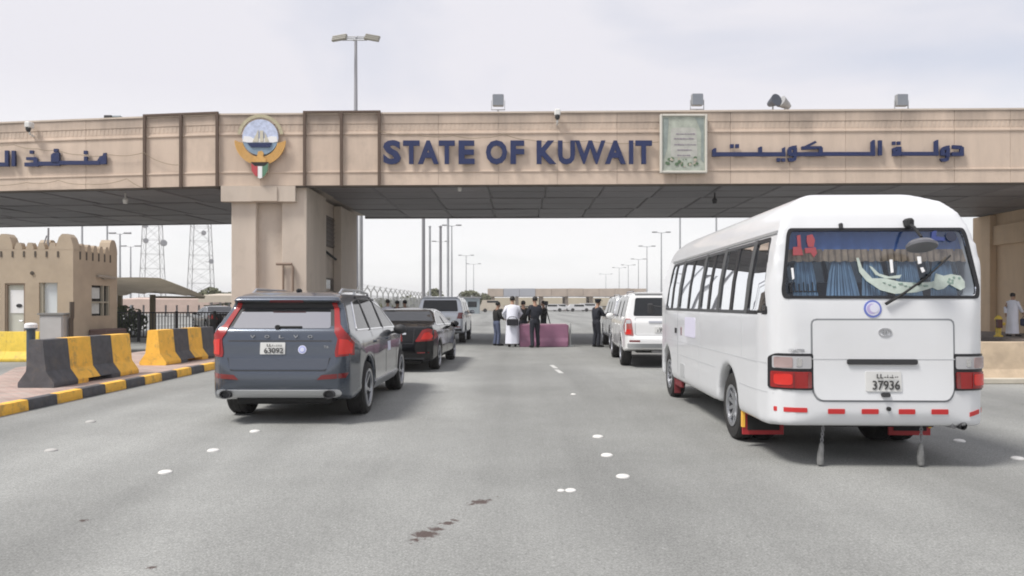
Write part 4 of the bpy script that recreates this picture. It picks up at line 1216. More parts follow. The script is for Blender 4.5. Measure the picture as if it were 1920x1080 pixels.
for k, (x, y, r, h) in enumerate([(at(px, 0, Y).x, Y, r, h) for px, Y, r, h in ((690, 58, 1.2, 1.9), (710, 64, 1.3, 2.0), (728, 70, 1.4, 2.0), (748, 78, 1.6, 2.2), (772, 88, 2.0, 2.4))]):
    shrub((x, y, 0), r, h, ['leafy dusty shrub nearest the gate pillar behind the mesh fence', 'second dusty shrub behind the mesh fence', 'third dusty shrub behind the mesh fence', 'fourth dusty shrub behind the mesh fence, near the pole cluster', 'farthest dusty shrub behind the mesh fence'][k], 20 + k, M_hedge2, 900)
def tree(loc, h, r, lab, seed, n=1500):
    t = thing('tree', loc, 0, lab, 'tree', 'trees in the distance')
    rnd = random.Random(seed); W = MB()
    W.tube([(0, 0, 0), (.05 * h, 0, h * .3), (.02 * h, .03 * h, h * .6)], [.05 * h, .035 * h, .02 * h], 7)
    for k in range(5):
        a = k * 1.25 + rnd.random(); W.tube([(.03 * h, .01 * h, h * .4), (r * .5 * math.cos(a), r * .5 * math.sin(a), h * .65), (r * .8 * math.cos(a), r * .8 * math.sin(a), h * .85)], [.02 * h, .014 * h, .005 * h], 5)
    W.build('trunk', M_bark, t, False)
    leaf_mass('crown', (0, 0, h * .68), (r, r, h * .36), n, M_hedge, .3, seed).build('crown', M_hedge2, t, False, smooth=0)
for k, (px, py, Y, r) in enumerate([(396, 541, 105, 1.7), (408, 552, 110, 2.3), (816, 543, 120, 1.5), (880, 546, 150, 2.4), (905, 551, 160, 1.8), (430, 549, 130, 2.0)]):
    top = at(px, py, Y)
    tree((top.x, Y, 0), top.z, r, ['spiky small tree left of the gate pillar', 'round tree just left of the gate pillar', 'small tree behind the pole cluster', 'dark tree left of the far canopy', 'low tree touching the far canopy end', 'tree half hidden by the gate pillar'][k], 40 + k)

# ------------------------------------------------------------------ far customs canopy
fy = 165
cv = thing('customs_canopy', (at(1062, 0, fy).x, fy + 6, 0), label='long low beige customs canopy across the far end of the road', cat='canopy')
xa, xb = at(914, 0, fy).x, at(1213, 0, fy).x
n = 10
for k in range(n):
    a, b = xa + (xb - xa) * k / n, xa + (xb - xa) * (k + 1) / n
    W = MB(); W.box(((a + b) / 2, fy + 6, 4.08 + (k % 3) * .02), (b - a - .06, 12, 1.72)); W.build('roof_panel', mat('far_stone', (.42, .35, .29), .8, var=.2, vscale=.4) if k not in (1, 2) else mat('far_grey', (.36, .37, .40), .8), cv, smooth=0)
for k in range(7):
    x = xa + 1.0 + (xb - xa - 2) * k / 6
    for yy in (fy + 2, fy + 10):
        W = MB(); W.box((x, yy, 1.6), (.7, .7, 3.21)); W.build('column', mat('far_stone', (.42, .35, .29), .8, var=.2, vscale=.4), cv, smooth=0)
far_w = MB(); far_w.box((13, 196, 1.6), (54, .5, 3.2)); tag(far_w.build('customs_hall_wall', mat('yellowish_wall', (.50, .44, .33), .85, var=.1, vscale=.2), smooth=0), 'long yellowish wall behind the far customs canopy', 'wall')
dk = MB(); dk.box((13, 195.4, .85), (53, .4, .3)); tag(dk.build('guard_rail', M_dark, smooth=0), 'thin dark rail along the yellowish far wall', 'rail')
def far_van(px, Y, lab, ln=4.6, h=1.55, m=None):
    p = at(px, 0, Y); t = thing('parked_van', (p.x, Y, 0), label=lab, cat='van', group='white vehicles at the far canopy')
    W = MB(); W.prism(rounded([(-ln / 2, .35), (ln / 2, .35), (ln / 2, 1.0), (ln / 2 - .9, 1.15), (ln / 2 - 1.6, h), (-ln / 2 + .5, h), (-ln / 2, 1.0)], .15), -.95, .95, 'y'); W.build('body', m or mat('far_white', (.6, .6, .6), .5), t, False)
    for sx in (-1, 1):
        W = MB(); W.lathe([(0, -.1), (.36, -.1), (.36, .1), (0, .1)], 16, Matrix.Translation((sx * ln * .3, -.9, .36)) @ Matrix.Rotation(R(90), 4, 'X')); W.build('wheel', M_tyre, t, False)
    W = MB(); W.box((-ln * .02, -.955, h - .32), (ln * .42, .03, .36)); W.build('window', M_carglass, t, False, smooth=0)
far_van(1036, 150, 'white van left at the far canopy, near the photographer'); far_van(1052, 158, 'white van half behind another at the far canopy')
far_van(1086, 150, 'white van in the middle of the far canopy'); far_van(1106, 156, 'white long van at the far canopy by the officer', 5.0, 1.7)
far_van(925, 140, 'pale van at the left end of the far canopy', 5, 2.3, M_cream)
# kiosk left of the far canopy
kp = at(884, 0, 120)
t = thing('kiosk', (kp.x, 120, 0), label='small grey blue kiosk left of the far canopy', cat='kiosk')
W = MB(); W.box((0, 0, 1.25), (2.6, 2.4, 2.5)); W.build('walls', M_greyblue, t, False, smooth=0)
W = MB(); W.box((0, 0, 2.6), (3.0, 2.8, .2)); W.build('roof', M_poledark, t, False, smooth=0)
W = MB(); W.box((.2, -1.21, 1.5), (1.4, .04, .9)); W.build('window', M_carglass, t, False, smooth=0)
W = MB(); W.box((at(760, 0, 130).x, 130, 1.1), (24, 3, 2.2)); tag(W.build('low_building', mat('dull_grey_wall', (.34, .33, .29), .85, var=.15, vscale=.4), smooth=0), 'long low dull building behind the pole cluster', 'building')

# ------------------------------------------------------------------ pink road barrier in the lane
a, b = gd(974, 651), gd(1064, 650)
pb = thing('plastic_barrier', ((a.x + b.x) / 2, a.y + .3, .004), label='pinkish purple plastic road barrier standing across the lane behind the officer', cat='road barrier')
ln = b.x - a.x
M_pink = mat('faded_pink_plastic', (.25, .11, .175), .55, var=.2, vscale=2)
W = MB(); W.prism([(-.27, .0), (.27, .0), (.27, .2), (.19, .32), (.17, .80), (-.17, .80), (-.19, .32), (-.27, .2)], -ln / 2, ln / 2, 'x'); 
es = list(W.bm.edges); bmesh.ops.bevel(W.bm, geom=es, offset=.02, segments=1, affect='EDGES'); W.build('body', M_pink, pb, False)
W = MB(); W.box((0, 0, .815), (ln * .96, .2, .03), bev=.01); W.build('top_lip', mat('pale_pink_plastic', (.42, .27, .32), .5), pb, False)
W = MB(); W.box((ln / 2 + .012, 0, .42), (.03, .3, .72), bev=.01); W.build('end_plate', mat('deep_pink_plastic', (.24, .05, .085), .5), pb, False)
p = gd(1069, 650); W = MB(); W.tube([(0, 0, 0), (0, 0, .85)], .035, 8); W.lathe([(0, 0), (.14, 0), (.13, .04), (0, .05)], 12); o = W.build('marker_post', mat('pale_grey_plastic', (.5, .52, .5), .5)); o.location = (p.x, p.y, .004); tag(o, 'thin pale marker post at the right end of the pink barrier', 'post')
# ------------------------------------------------------------------ wheels
WCACHE = {}
def wheel(parent, sx, x, y, r, wd, rr, spokes, rimmat, name='wheel'):
    """tyre with tread grooves and a rim of spokes; x is the outer face"""
    key = (r, wd, rr, spokes, rimmat.name)
    if key not in WCACHE:
        W = MB()
        W.lathe([(rr, -wd), (rr + .03, -wd - .004), (r - .03, -wd + .0), (r - .006, -wd + .03), (r, -wd + .06), (r - .008, -wd * .66), (r, -wd * .62), (r, -wd * .38), (r - .008, -wd * .34), (r, -.06), (r - .006, -.03), (r - .03, -.004), (rr + .03, .0), (rr, -.012), (rr - .02, -.05), (rr - .02, -wd + .02)], 40, closed=True)
        ty = W.mesh('tyre', M_tyre, 30)
        W = MB()
        W.lathe([(rr - .0, -.012), (rr - .03, -.016), (rr - .045, -.10), (.07, -.12), (0, -.12)], 32)
        base = W.mesh('rim_dish', M_rimdark, 30)
        W = MB()
        W.lathe([(rr + .004, -.008), (rr + .002, .002), (rr - .03, -.004), (rr - .034, -.03)], 32)
        for k in range(spokes):
            a = 2 * math.pi * k / spokes
            Mx = Matrix.Rotation(a, 4, 'Z')
            lo = [Mx @ Vector(p) for p in ((.04, -.03, -.09), (.04, .03, -.09), (rr - .015, .022, -.06), (rr - .015, -.022, -.06))]
            hi = [Mx @ Vector(p) for p in ((.04, -.024, -.045), (.04, .024, -.045), (rr - .015, .017, -.012), (rr - .015, -.017, -.012))]
            W.hull8(lo, hi)
        W.lathe([(0, -.035), (.05, -.037), (.062, -.05), (.062, -.1)], 16)
        rim = W.mesh('rim', rimmat, 30)
        WCACHE[key] = (ty, base, rim)
    ty, base, rim = WCACHE[key]
    Mx = Matrix.Translation((sx * x, y, r)) @ Matrix.Rotation(sx * math.pi / 2, 4, 'Y')
    o = inst(name, ty, parent, Mx, False)
    inst('rim_dish', base, o, None, False); inst('rim', rim, o, None, False)
    return o
def rrect(x0, x1, z0, z1, r=.03): return rounded([(x0, z0), (x1, z0), (x1, z1), (x0, z1)], r, 3)
def mir(poly): return [(-x, z) for x, z in reversed(poly)]
def plate(bv, parent, x0, x1, z0, z1, number, top=True, off=.006):
    o = fitted(bv, rrect(x0, x1, z0, z1, .01), 'rear', off + .008, .02, .3).build('licence_plate', mat('plate_white', (.62, .62, .60), .5), parent, False)
    ys = min(v.co.y for v in o.data.vertices)
    mk = mat('plate_ink', (.05, .05, .05), .6)
    w, h = x1 - x0, z1 - z0
    fit_text('number', number, x0 + w * .17, x1 - w * .06, z0 + h * .10, z0 + h * .56, ys - .001, .004, mk, o, False, off=.012)
    W = MB()
    random.seed(len(number) + int(x0 * 100))
    for k in range(2): W.box((x0 + w * (.30 + .10 * k), ys - .003, z0 + h * .78), (w * .03, .004, h * .22)); W.box((x0 + w * (.33 + .10 * k), ys - .0035, z0 + h * .69), (w * .07, .004, h * .05))
    xx = x0 + w * .52
    while xx < x1 - w * .08:
        l = w * random.uniform(.03, .08); W.box((xx, ys - .003, z0 + h * random.uniform(.70, .74)), (l, .004, h * .05))
        if random.random() < .6: W.box((xx, ys - .0032, z0 + h * .78), (w * .012, .004, h * .14))
        xx += l + w * .02
    W.build('plate_script', mk, o, False, smooth=0)
    return o

# ------------------------------------------------------------------ the minibus
M_bus = mat('bus_white', (0.66, 0.67, 0.68), .30, coat=.5, var=.035, vscale=1.6, streak=(1, 1, .4), grime=.06)
M_seamgrey = mat('seam_grey', (.22, .23, .24), .6)
M_frit = mat('window_rubber', (.012, .012, .014), .45)
BUSX, BUSY = 3.462, 6.95
bus = thing('minibus', (BUSX, BUSY, 0), R(-1.7), 'white minibus with blue curtains in the rear window and hanging chains', 'minibus')
side = [(.04, .405), (.0, .52), (.0, .70), (.02, .80), (.035, 1.42), (.05, 1.58), (.17, 2.26), (.23, 2.42), (.33, 2.55), (.56, 2.65), (1.0, 2.70), (2.0, 2.715), (4.9, 2.70), (5.5, 2.63), (5.9, 2.45), (6.45, 1.62), (6.72, 1.30), (6.93, 1.15), (6.99, .75), (6.97, .42), (6.75, .34), (5.0, .36), (2.4, .36), (1.0, .385), (.3, .385)]
plan = mirror([(0, -.002), (.55, .0), (.82, .03), (.94, .09), (1.0, .20), (1.035, .45), (1.04, 1.0), (1.04, 5.4), (1.01, 6.1), (.93, 6.6), (.75, 6.85), (.4, 6.97), (0, 6.99)])
sect = mirror([(0, .3), (1.0, .33), (1.035, .45), (1.04, .9), (1.038, 1.40), (1.01, 1.72), (.945, 2.08), (.895, 2.26), (.858, 2.37), (.80, 2.465), (.71, 2.55), (.58, 2.62), (.42, 2.67), (.22, 2.705), (0, 2.715)])
wells = [(1.62, .40, .45, .62), (5.55, .40, .45, .62)]
bme = shell(side, plan, sect, wells, .03, 6)
cav = MB()
csec = mirror([(0, .62), (.93, .62), (.95, 1.4), (.90, 1.9), (.81, 2.25), (.62, 2.42), (0, 2.46)])
cav.prism(csec, .46, 6.0, 'y')
RW = [(-.905, 1.60), (.905, 1.60), (.92, 1.68), (.845, 2.215), (.82, 2.275), (-.82, 2.275), (-.845, 2.215), (-.92, 1.68)]
RWr = rounded(RW, .05, 3)
ins = lambda poly, k, cx, cz: [(cx + (x - cx) * k, cz + (z - cz) * (k if k > .9 else k)) for x, z in poly]
RWo = [(x * .965, 1.94 + (z - 1.94) * .92) for x, z in RWr]
rcut = MB(); rcut.prism(RWo, -.5, .8, 'y')
sides = [(.30, .83), (.90, 2.03), (2.10, 3.05), (3.12, 4.50), (4.60, 5.62)]
def sidewin(a, b):
    return rounded([(a, 1.46), (b, 1.46), (b if b < 5 else b - .15, 2.20), (a, 2.20)] if a > .5 else [(a - .06, 1.46), (b, 1.46), (b, 2.20), (a + .10, 2.20)], .04, 3)
scs = []
for a, b in sides:
    c = MB(); c.prism(sidewin(a, b), -1.6, 1.6, 'x'); scs.append(c)
fcut = MB(); fcut.prism(rounded([(-.86, 1.45), (.86, 1.45), (.76, 2.25), (-.76, 2.25)], .06), 5.6, 7.6, 'y')
solid_bv = bvh_of(bme)
bme2 = cut_mesh(bme, [cav, rcut, fcut] + scs)
bme2.materials.clear(); bme2.materials.append(M_bus)
body = inst('body', bme2, bus, None, False)
# rear window
M_busglass = glass_mat('bus_rear_glass', (.66, .70, .74), ior=1.62)
M_sideglass = glass_mat('bus_side_glass', (.05, .065, .08), ior=1.85)
W = MB()
n = len(RWr)
for i in range(n):
    a, b = RWr[i], RWr[(i + 1) % n]; c, d = RWo[(i + 1) % n], RWo[i]
    f = fitted(solid_bv, [a, b, c, d], 'rear', .008, .03, .3); me = bpy.data.meshes.new('t'); f.bm.to_mesh(me); f.bm.free(); W.bm.from_mesh(me); bpy.data.meshes.remove(me)
W.build('window_seal', M_frit, bus, False)
rwin = fitted(solid_bv, RWo, 'rear', -.012, .004, .15).build('rear_window', M_busglass, bus, False)
def on_rear(x, z): 
    h, nn, _, _ = solid_bv.ray_cast(Vector((x, -3, z)), Vector((0, 1, 0)))
    return h.y
def glass_sheet(name, poly, m, off=.006, step=.06, parent=None):
    return fitted(solid_bv, poly, 'rear', off, .003, step).build(name, m, parent or rwin, False)
# decorations stuck on the pane
M_stick = mat('pale_green_sticker', (.44, .50, .45), .5, var=.18, vscale=14)
sx = lambda px: (px - 1651) / 198 ; sz = lambda py: EYE - (py - HY) / 196.5
def sp(pts): return [(sx(1440 + a / 4.571), sz(400 + b / 4.571)) for a, b in pts]
glass_sheet('blade_sticker', sp([(782, 385), (800, 385), (822, 470), (900, 560), (1010, 560), (1130, 590), (1280, 600), (1400, 590), (1480, 560), (1500, 590), (1400, 640), (1260, 680), (1080, 692), (960, 660), (850, 580), (800, 510)]), M_stick)
glass_sheet('blade_sticker', sp([(885, 455), (905, 462), (960, 520), (1040, 545), (1150, 530), (1130, 560), (1010, 562), (930, 530)]), M_stick, .008)
glass_sheet('hilt_sticker', sp([(1440, 520), (1500, 540), (1560, 525), (1640, 540), (1670, 590), (1668, 640), (1630, 662), (1590, 640), (1540, 610), (1490, 650), (1440, 660), (1400, 640), (1420, 580)]), M_stick, .01)
random.seed(4)
for k in range(9):
    a = 1000 + k * 42 + random.uniform(-8, 8); b = 610 + (k % 3) * 14 - abs(k - 4) * 3; r = random.uniform(6, 12)
    glass_sheet('script_mark', sp([(a - r * 1.8, b - r * .5), (a + r * 1.6, b - r * .7), (a + r * 1.8, b + r * .5), (a - r, b + r * .7)]), mat('sticker_ink', (.20, .28, .24), .6), .012)
for k in range(7):
    a = 1530 + math.cos(k * .9) * 38 + k * 12; b = 580 + math.sin(k * .9) * 25; r = 11
    glass_sheet('script_mark', sp([(a + r * math.cos(i), b + r * math.sin(i)) for i in [j * 1.047 for j in range(6)]]), mat('sticker_ink', (.20, .28, .24), .6), .013)
M_stred = mat('red_sticker', (.30, .06, .07), .6)
for pts in ([(290, 190), (318, 185), (318, 290), (290, 290)], [(250, 290), (318, 284), (330, 360), (245, 362)], [(375, 190), (420, 180), (440, 230), (425, 290), (380, 290), (370, 240)], [(350, 300), (440, 292), (450, 345), (420, 380), (395, 340), (352, 345)]):
    glass_sheet('red_letter', sp(pts), M_stred)
for k in range(7):
    a = 200 + k * 38; h = 84 if k % 2 else 70
    glass_sheet('dark_letter', sp([(a, 676 - h), (a + 9, 676 - h), (a + 9, 676), (a, 676)]), M_frit, .006); glass_sheet('dark_letter', sp([(a, 668), (a + 30, 664), (a + 30, 676), (a, 680)]), M_frit, .009)
glass_sheet('dark_letter', sp([(1440, 160), (1480, 150), (1470, 200), (1540, 210), (1540, 240), (1430, 235)]), mat('blue_sticker', (.04, .06, .2), .5))
for pts in ([(222, 470), (240, 470), (244, 560), (228, 570)], [(1296, 374), (1326, 374), (1326, 432), (1300, 440)], [(1312, 470), (1336, 466), (1350, 500), (1326, 512)], [(1062, 400), (1084, 400), (1084, 510), (1064, 514)]):
    glass_sheet('white_tape', sp(pts), M_white)
glass_sheet('round_sticker', [(sx(1790) + .05 * math.cos(a * .4), sz(444) + .05 * math.sin(a * .4)) for a in range(16)], mat('dark_sticker', (.03, .035, .06), .6))
# curtains and pelmet inside
M_curt = mat('blue_curtain', (.20, .31, .43), .8, var=.25, vscale=7)
M_pel = mat('blue_pelmet', (.10, .19, .46), .8, var=.15, vscale=4)
M_fringe = mat('brown_fringe', (.36, .27, .19), .9, var=.35, vscale=14)
def ysafe(z): return .085 + (0 if z < 1.6 else (z - 1.6) / .68 * .125)
W = MB(); rows = []
for z in (2.29, 2.2, 2.06):
    rows.append([Vector((-.84 + 1.68 * i / 60, ysafe(z) + .05 + .008 * math.sin(i * 1.3), z)) for i in range(61)])
W.sheet(rows); W.solidify(.006); W.build('curtain_pelmet', M_pel, bus, False)
W = MB(); rows = []
for k, z in enumerate((2.075, 2.02, 1.965)):
    rows.append([Vector((-.87 + 1.74 * i / 160, ysafe(z) + .035 + .012 * math.sin(i * 1.1), z - (.012 * abs(math.sin(i * .35)) if k == 2 else 0))) for i in range(161)])
W.sheet(rows); W.solidify(.006); W.build('curtain_fringe', M_fringe, bus, False)
for cx0, bot, wd in ((362, 590, 95), (680, 690, 130), (950, 520, 95), (1250, 590, 100), (1545, 590, 95)):
    x = sx(1440 + cx0 / 4.571); zb = 1.50; zt = 2.0; w0 = .07; w1 = wd / 4.571 / 198 * 1.15
    rows = []
    for i in range(9):
        v = i / 8; z = zt + (zb - zt) * v; hw = w0 + (w1 - w0) * (1 - (1 - v) ** 1.6)
        rows.append([Vector((x + hw * (2 * j / 44 - 1), ysafe(z) + .07 + (.010 + .014 * v) * math.sin(j * 1.42), z)) for j in range(45)])
    W = MB(); W.sheet(rows); W.solidify(.005); W.build('curtain', M_curt, bus, False)
# cabin: floor, last row of seats, side curtains
M_seat = mat('seat_cloth', (.035, .045, .06), .85)
for r_ in range(6):
    yy = .75 + .82 * r_
    for k, xx in enumerate((-.66, -.22, .22, .66)):
        if r_ and abs(xx) < .3 and xx > 0: continue
        W = MB(); W.box((xx, yy, 1.42), (.40, .12, .70), bev=.05, seg=2); W.box((xx, yy + .25, 1.05), (.40, .44, .14), bev=.04); W.build('seat', M_seat, bus, False)
for s in (-1, 1):
    for yy in (.40, .86, 2.05, 3.05):
        rows = []
        for z in (2.22, 1.9, 1.46):
            xx = .985 - (z - 1.46) * .17 - .085
            rows.append([Vector((s * (xx + .012 * math.sin(j * 1.5)), yy + j * .012, z)) for j in range(14 if yy > .5 else 9)])
        W = MB(); W.sheet(rows); W.solidify(.005); W.build('curtain', M_curt, bus, False)
# side glazing: sliding panes with dark posts
for s, ax in ((-1, 'left'), (1, 'right')):
    for a, b in sides:
        pw = sidewin(a, b)
        ca = sum(p[0] for p in pw) / len(pw); cb_ = sum(p[1] for p in pw) / len(pw)
        inner = [(ca + (u_ - ca) * (1 - .05 / (b - a)), cb_ + (v_ - cb_) * .93) for u_, v_ in pw]
        outer = [(ca + (u_ - ca) * (1 + .03 / (b - a)), cb_ + (v_ - cb_) * 1.03) for u_, v_ in pw]
        W = MB()
        for i in range(len(pw)):
            j = (i + 1) % len(pw)
            f = fitted(solid_bv, [outer[i], outer[j], inner[j], inner[i]] if s > 0 else [outer[i], outer[j], inner[j], inner[i]], ax, .004, .03, .5); me = bpy.data.meshes.new('t'); f.bm.to_mesh(me); f.bm.free(); W.bm.from_mesh(me); bpy.data.meshes.remove(me)
        win_ = W.build('side_window', M_frit if a < .5 else mat('dark_window_frame', (.06, .062, .065), .5), bus, False)
        g = fitted(solid_bv, inner, ax, -.010, .003, .3).build('pane', M_sideglass, win_, False)
        if b - a > .8:
            mid = a + (b - a) * .53
            fitted(solid_bv, [(mid - .05, 1.475), (mid + .05, 1.475), (mid + .05, 2.185), (mid - .05, 2.185)], ax, .0, .03, .3).build('slider_bar', M_frit, win_, False)
for s, ax in ((-1, 'left'), (1, 'right')):
    for (a0, b0), (a1, b1) in zip(sides[:-1], sides[1:]):
        fitted(solid_bv, [(b0 - .02, 1.45), (a1 + .02, 1.45), (a1 + .02, 2.215), (b0 - .02, 2.215)], ax, .007, .03, .3).build('window_pillar', mat('pillar_grey', (.075, .078, .08), .5), bus, False)
    for ys_ in (1.0, 3.08): seam(solid_bv, [(ys_, .5 if ys_ > 2 else 1.0), (ys_, 1.43)], ax, .007, 'panel_seam', mat('pale_seam', (.5, .51, .52), .5), bus)
fitted(solid_bv, rounded([(-.87, 1.43), (.87, 1.43), (.77, 2.27), (-.77, 2.27)], .06), 'front', -.01, .003, .2).build('windscreen', M_sideglass, bus, False)
# tail gate outline, handle, emblem, plate
hx = .655
gate_out = rounded([(-hx + .05, .645), (hx - .05, .645), (hx, .74), (hx, 1.405), (-hx, 1.405), (-hx, .74)], .05, 3)
seam(solid_bv, gate_out, 'rear', .016, 'tailgate_seam', M_seamgrey, bus, True)
inner_gate = [(x * .985, .985 + (z - 1.02) * .975 + .035) for x, z in gate_out]
fitted(solid_bv, inner_gate, 'rear', .010, .015, .15).build('tailgate', M_bus, bus, False)
seam(solid_bv, [(-hx, 1.035), (hx, 1.035)], 'rear', .008, 'tailgate_crease', mat('pale_seam', (.5, .51, .52), .5), bus, False, .0125)
fitted(solid_bv, rrect(-.335, .31, .985, 1.035, .02), 'rear', .03, .02, .2).build('handle_bar', M_dark, bus, False)
# logo
W = MB()
def ring(cx, cz, a, b, w, y, n=28):
    for i in range(n):
        t0, t1 = 2 * math.pi * i / n, 2 * math.pi * (i + 1) / n
        P = lambda t, k: Vector((cx + (a + k) * math.cos(t), y, cz + (b + k) * math.sin(t)))
        q = [P(t0, 0), P(t1, 0), P(t1, -w), P(t0, -w)]
        W.hull8(q, [p + Vector((0, -.008, 0)) for p in q])
ring(.02, 1.285, .062, .042, .008, on_rear(0, 1.285) - .01); ring(.02, 1.285, .018, .038, .007, on_rear(0, 1.285) - .0125); ring(.02, 1.30, .045, .014, .006, on_rear(0, 1.285) - .0142)
W.build('oval_badge', M_alu, bus, False)
plate(solid_bv, bus, -.165, .16, .735, .92, '37936', off=.012)
fitted(solid_bv, rrect(-.03, .05, .685, .725, .02), 'rear', .03, .02, .2).build('lock', M_dark, bus, False)
W = MB(); W.lathe([(0, 0), (.02, 0), (.02, .02), (0, .024)], 12, Matrix.Translation((.04, on_rear(.04, .575), .575)) @ Matrix.Rotation(R(90), 4, 'X')); W.build('parking_camera', M_black, bus, False)
fit_text('letter_badge', 'COASTER', -.87, -.72, 1.102, 1.130, on_rear(-.8, 1.11) - .001, .006, M_alu, bus, False)
# round crescent sticker
yy = on_rear(-.10, 1.475)
def rstick(cx, cz, r, poly_m, off, name):
    return fitted(solid_bv, [(cx + r * math.cos(k * math.pi / 12), cz + r * math.sin(k * math.pi / 12)) for k in range(24)], 'rear', off, .004, .3).build(name, poly_m, bus, False)
st = rstick(-.085, 1.505, .082, mat('sticker_blue', (.13, .17, .48), .4), .006, 'round_sticker')
rstick(-.085, 1.505, .064, mat('sticker_pale', (.62, .62, .72), .4), .009, 'round_sticker')
rstick(-.095, 1.505, .048, mat('sticker_mauve', (.42, .36, .58), .4), .0115, 'round_sticker'); rstick(-.075, 1.508, .040, mat('sticker_pale', (.62, .62, .72), .4), .0135, 'round_sticker')
# lamps
lampL = rounded([(-1.0, .745), (-.645, .745), (-.645, 1.085), (-.96, 1.085), (-1.0, 1.05)], .02, 2)
for pts, s in ((lampL, -1), (mir(lampL), 1)):
    cl = fitted(solid_bv, pts, 'rear', .012, .03, .06).build('tail_lamp', M_frit, bus, False)
    inn = lambda q: q if s < 0 else mir(q)
    fitted(solid_bv, inn(rrect(-.985, -.665, .762, .915, .015)), 'rear', .022, .015, .06).build('brake_lens', M_redlens, cl, False)
    fitted(solid_bv, inn(rrect(-.965, -.83, .79, .895, .03)), 'rear', .026, .01, .06).build('lit_lens', M_redlit, cl, False)
    fitted(solid_bv, inn(rrect(-.975, -.665, .945, 1.06, .015)), 'rear', .022, .015, .06).build('clear_lens', M_clearlens, cl, False)
    fitted(solid_bv, inn(rrect(-.965, -.83, .952, 1.052, .015)), 'rear', .025, .01, .06).build('indicator_lens', mat('smoky_pink_lens', (.34, .25, .24), .2, coat=.6), cl, False)
    fitted(solid_bv, inn(rrect(-.80, -.755, .965, 1.045, .015)), 'rear', .026, .01, .06).build('bulb_reflector', M_chrome, cl, False)
    fitted(solid_bv, inn(rrect(-.825, -.815, .765, .91, .004)), 'rear', .0255, .01, .06).build('lens_rib', M_darkred, cl, False)
    fitted(solid_bv, inn(rrect(-.665, -.70, .765, .91, .004)[::-1]), 'rear', .0255, .01, .06).build('lens_rib', M_darkred, cl, False)
# bumper crease and reflective strips
seam(solid_bv, [(-1.0, .742), (-hx - .01, .742)], 'rear', .008, 'bumper_seam', mat('pale_seam', (.5, .51, .52), .5), bus)
seam(solid_bv, [(hx + .01, .742), (1.0, .742)], 'rear', .008, 'bumper_seam', mat('pale_seam', (.5, .51, .52), .5), bus)
for a, b, z0, z1 in ((-.97, -.70, .535, .578), (-.515, -.36, .525, .572), (-.205, -.05, .525, .572), (.135, .285, .525, .572), (.435, .59, .525, .572)):
    fitted(solid_bv, rrect(a, b, z0, z1, .008), 'rear', .006, .006, .08).build('reflector_strip', M_reflect, bus, False)
fitted(solid_bv, [(.80, .50), (.97, .535), (.965, .575), (.80, .54)], 'rear', .006, .006, .06).build('reflector_strip', M_reflect, bus, False)
# wiper, rear mirror, small stalk on the roof edge
P = lambda px, py, k=0: Vector((sx(px), on_rear(sx(px), sz(py)) - .03 - k, sz(py)))
W = MB(); W.tube([P(1656, 570), P(1690, 550, .01), P(1740, 516, .02)], [.016, .012, .01], 6); W.build('wiper_arm', M_black, bus, False)
W = MB(); a, b = P(1718, 535, .0), P(1782, 480, .0); W.tube([a, (a + b) / 2, b], .009, 5); W.build('wiper_blade', M_black, bus, False)
W = MB(); a = P(1711, 419, 0); W.box((a.x, a.y + .0, a.z), (.07, .12, .09), bev=.02); b = P(1709, 430, .12); W.tube([a, b, Vector((b.x + .0, b.y - .12, b.z - .10))], .014, 6); W.build('mirror_bracket', M_black, bus, False)
W = MB(); c = Vector((sx(1708), b.y - .12, sz(458))); W.lathe([(0, .02), (.10, .0), (.135, -.03), (.13, -.05), (0, -.035)], 18, Matrix.Translation(c) @ Matrix.Rotation(R(-25), 4, 'X') @ Matrix.Diagonal((1.05, .8, 1.2, 1))); W.build('mirror', mat('mirror_shell', (.12, .12, .13), .35), bus, False)
W = MB(); a = P(1586, 424); W.box((a.x, a.y + .02, a.z), (.03, .06, .06), bev=.01); W.build('stalk', M_dark, bus, False)
# side details
seam(solid_bv, [(.25, .98), (6.4, .98)], 'left', .012, 'side_moulding', mat('pale_seam', (.5, .51, .52), .5), bus)
seam(solid_bv, [(.15, .70), (1.1, .70)], 'left', .012, 'side_moulding', mat('pale_seam', (.5, .51, .52), .5), bus)
seam(solid_bv, [(2.15, .78), (5.0, .78)], 'left', .012, 'side_moulding', mat('pale_seam', (.5, .51, .52), .5), bus)
seam(solid_bv, [(4.55, .5), (4.55, 1.42)], 'left', .01, 'door_seam', M_seamgrey, bus); seam(solid_bv, [(5.7, .9), (5.7, 1.42)], 'left', .01, 'door_seam', M_seamgrey, bus)
seam(solid_bv, [(.25, 2.245), (5.6, 2.245)], 'left', .03, 'drip_rail', mat('alu_window_frame', (.40, .41, .41), .4, metal=.5), bus, False, .012)
fitted(solid_bv, rrect(4.62, 4.70, 1.10, 1.18, .01), 'left', .02, .01, .1).build('door_handle', M_dark, bus, False)
fitted(solid_bv, rrect(4.25, 4.31, 1.08, 1.20, .01), 'left', .006, .01, .1).build('side_marker', M_darkred, bus, False)
fitted(solid_bv, rrect(3.3, 4.0, .98 + .1, 1.36, .03), 'left', .004, .01, .1).build('side_sticker', mat('lavender_sticker', (.66, .64, .76), .5), bus, False)
fitted(solid_bv, rrect(4.05, 4.35, .46, .66, .02), 'left', .006, .01, .1).build('fuel_flap', mat('flap_grey', (.45, .46, .46), .5), bus, False)
W = MB()
W.tube([(-1.0, 6.3, 1.50), (-1.14, 6.5, 1.52), (-1.16, 6.5, 1.38)], .012, 6); W.box((-1.16, 6.48, 1.46), (.10, .06, .20), bev=.02); W.build('side_mirror', M_dark, bus, False)
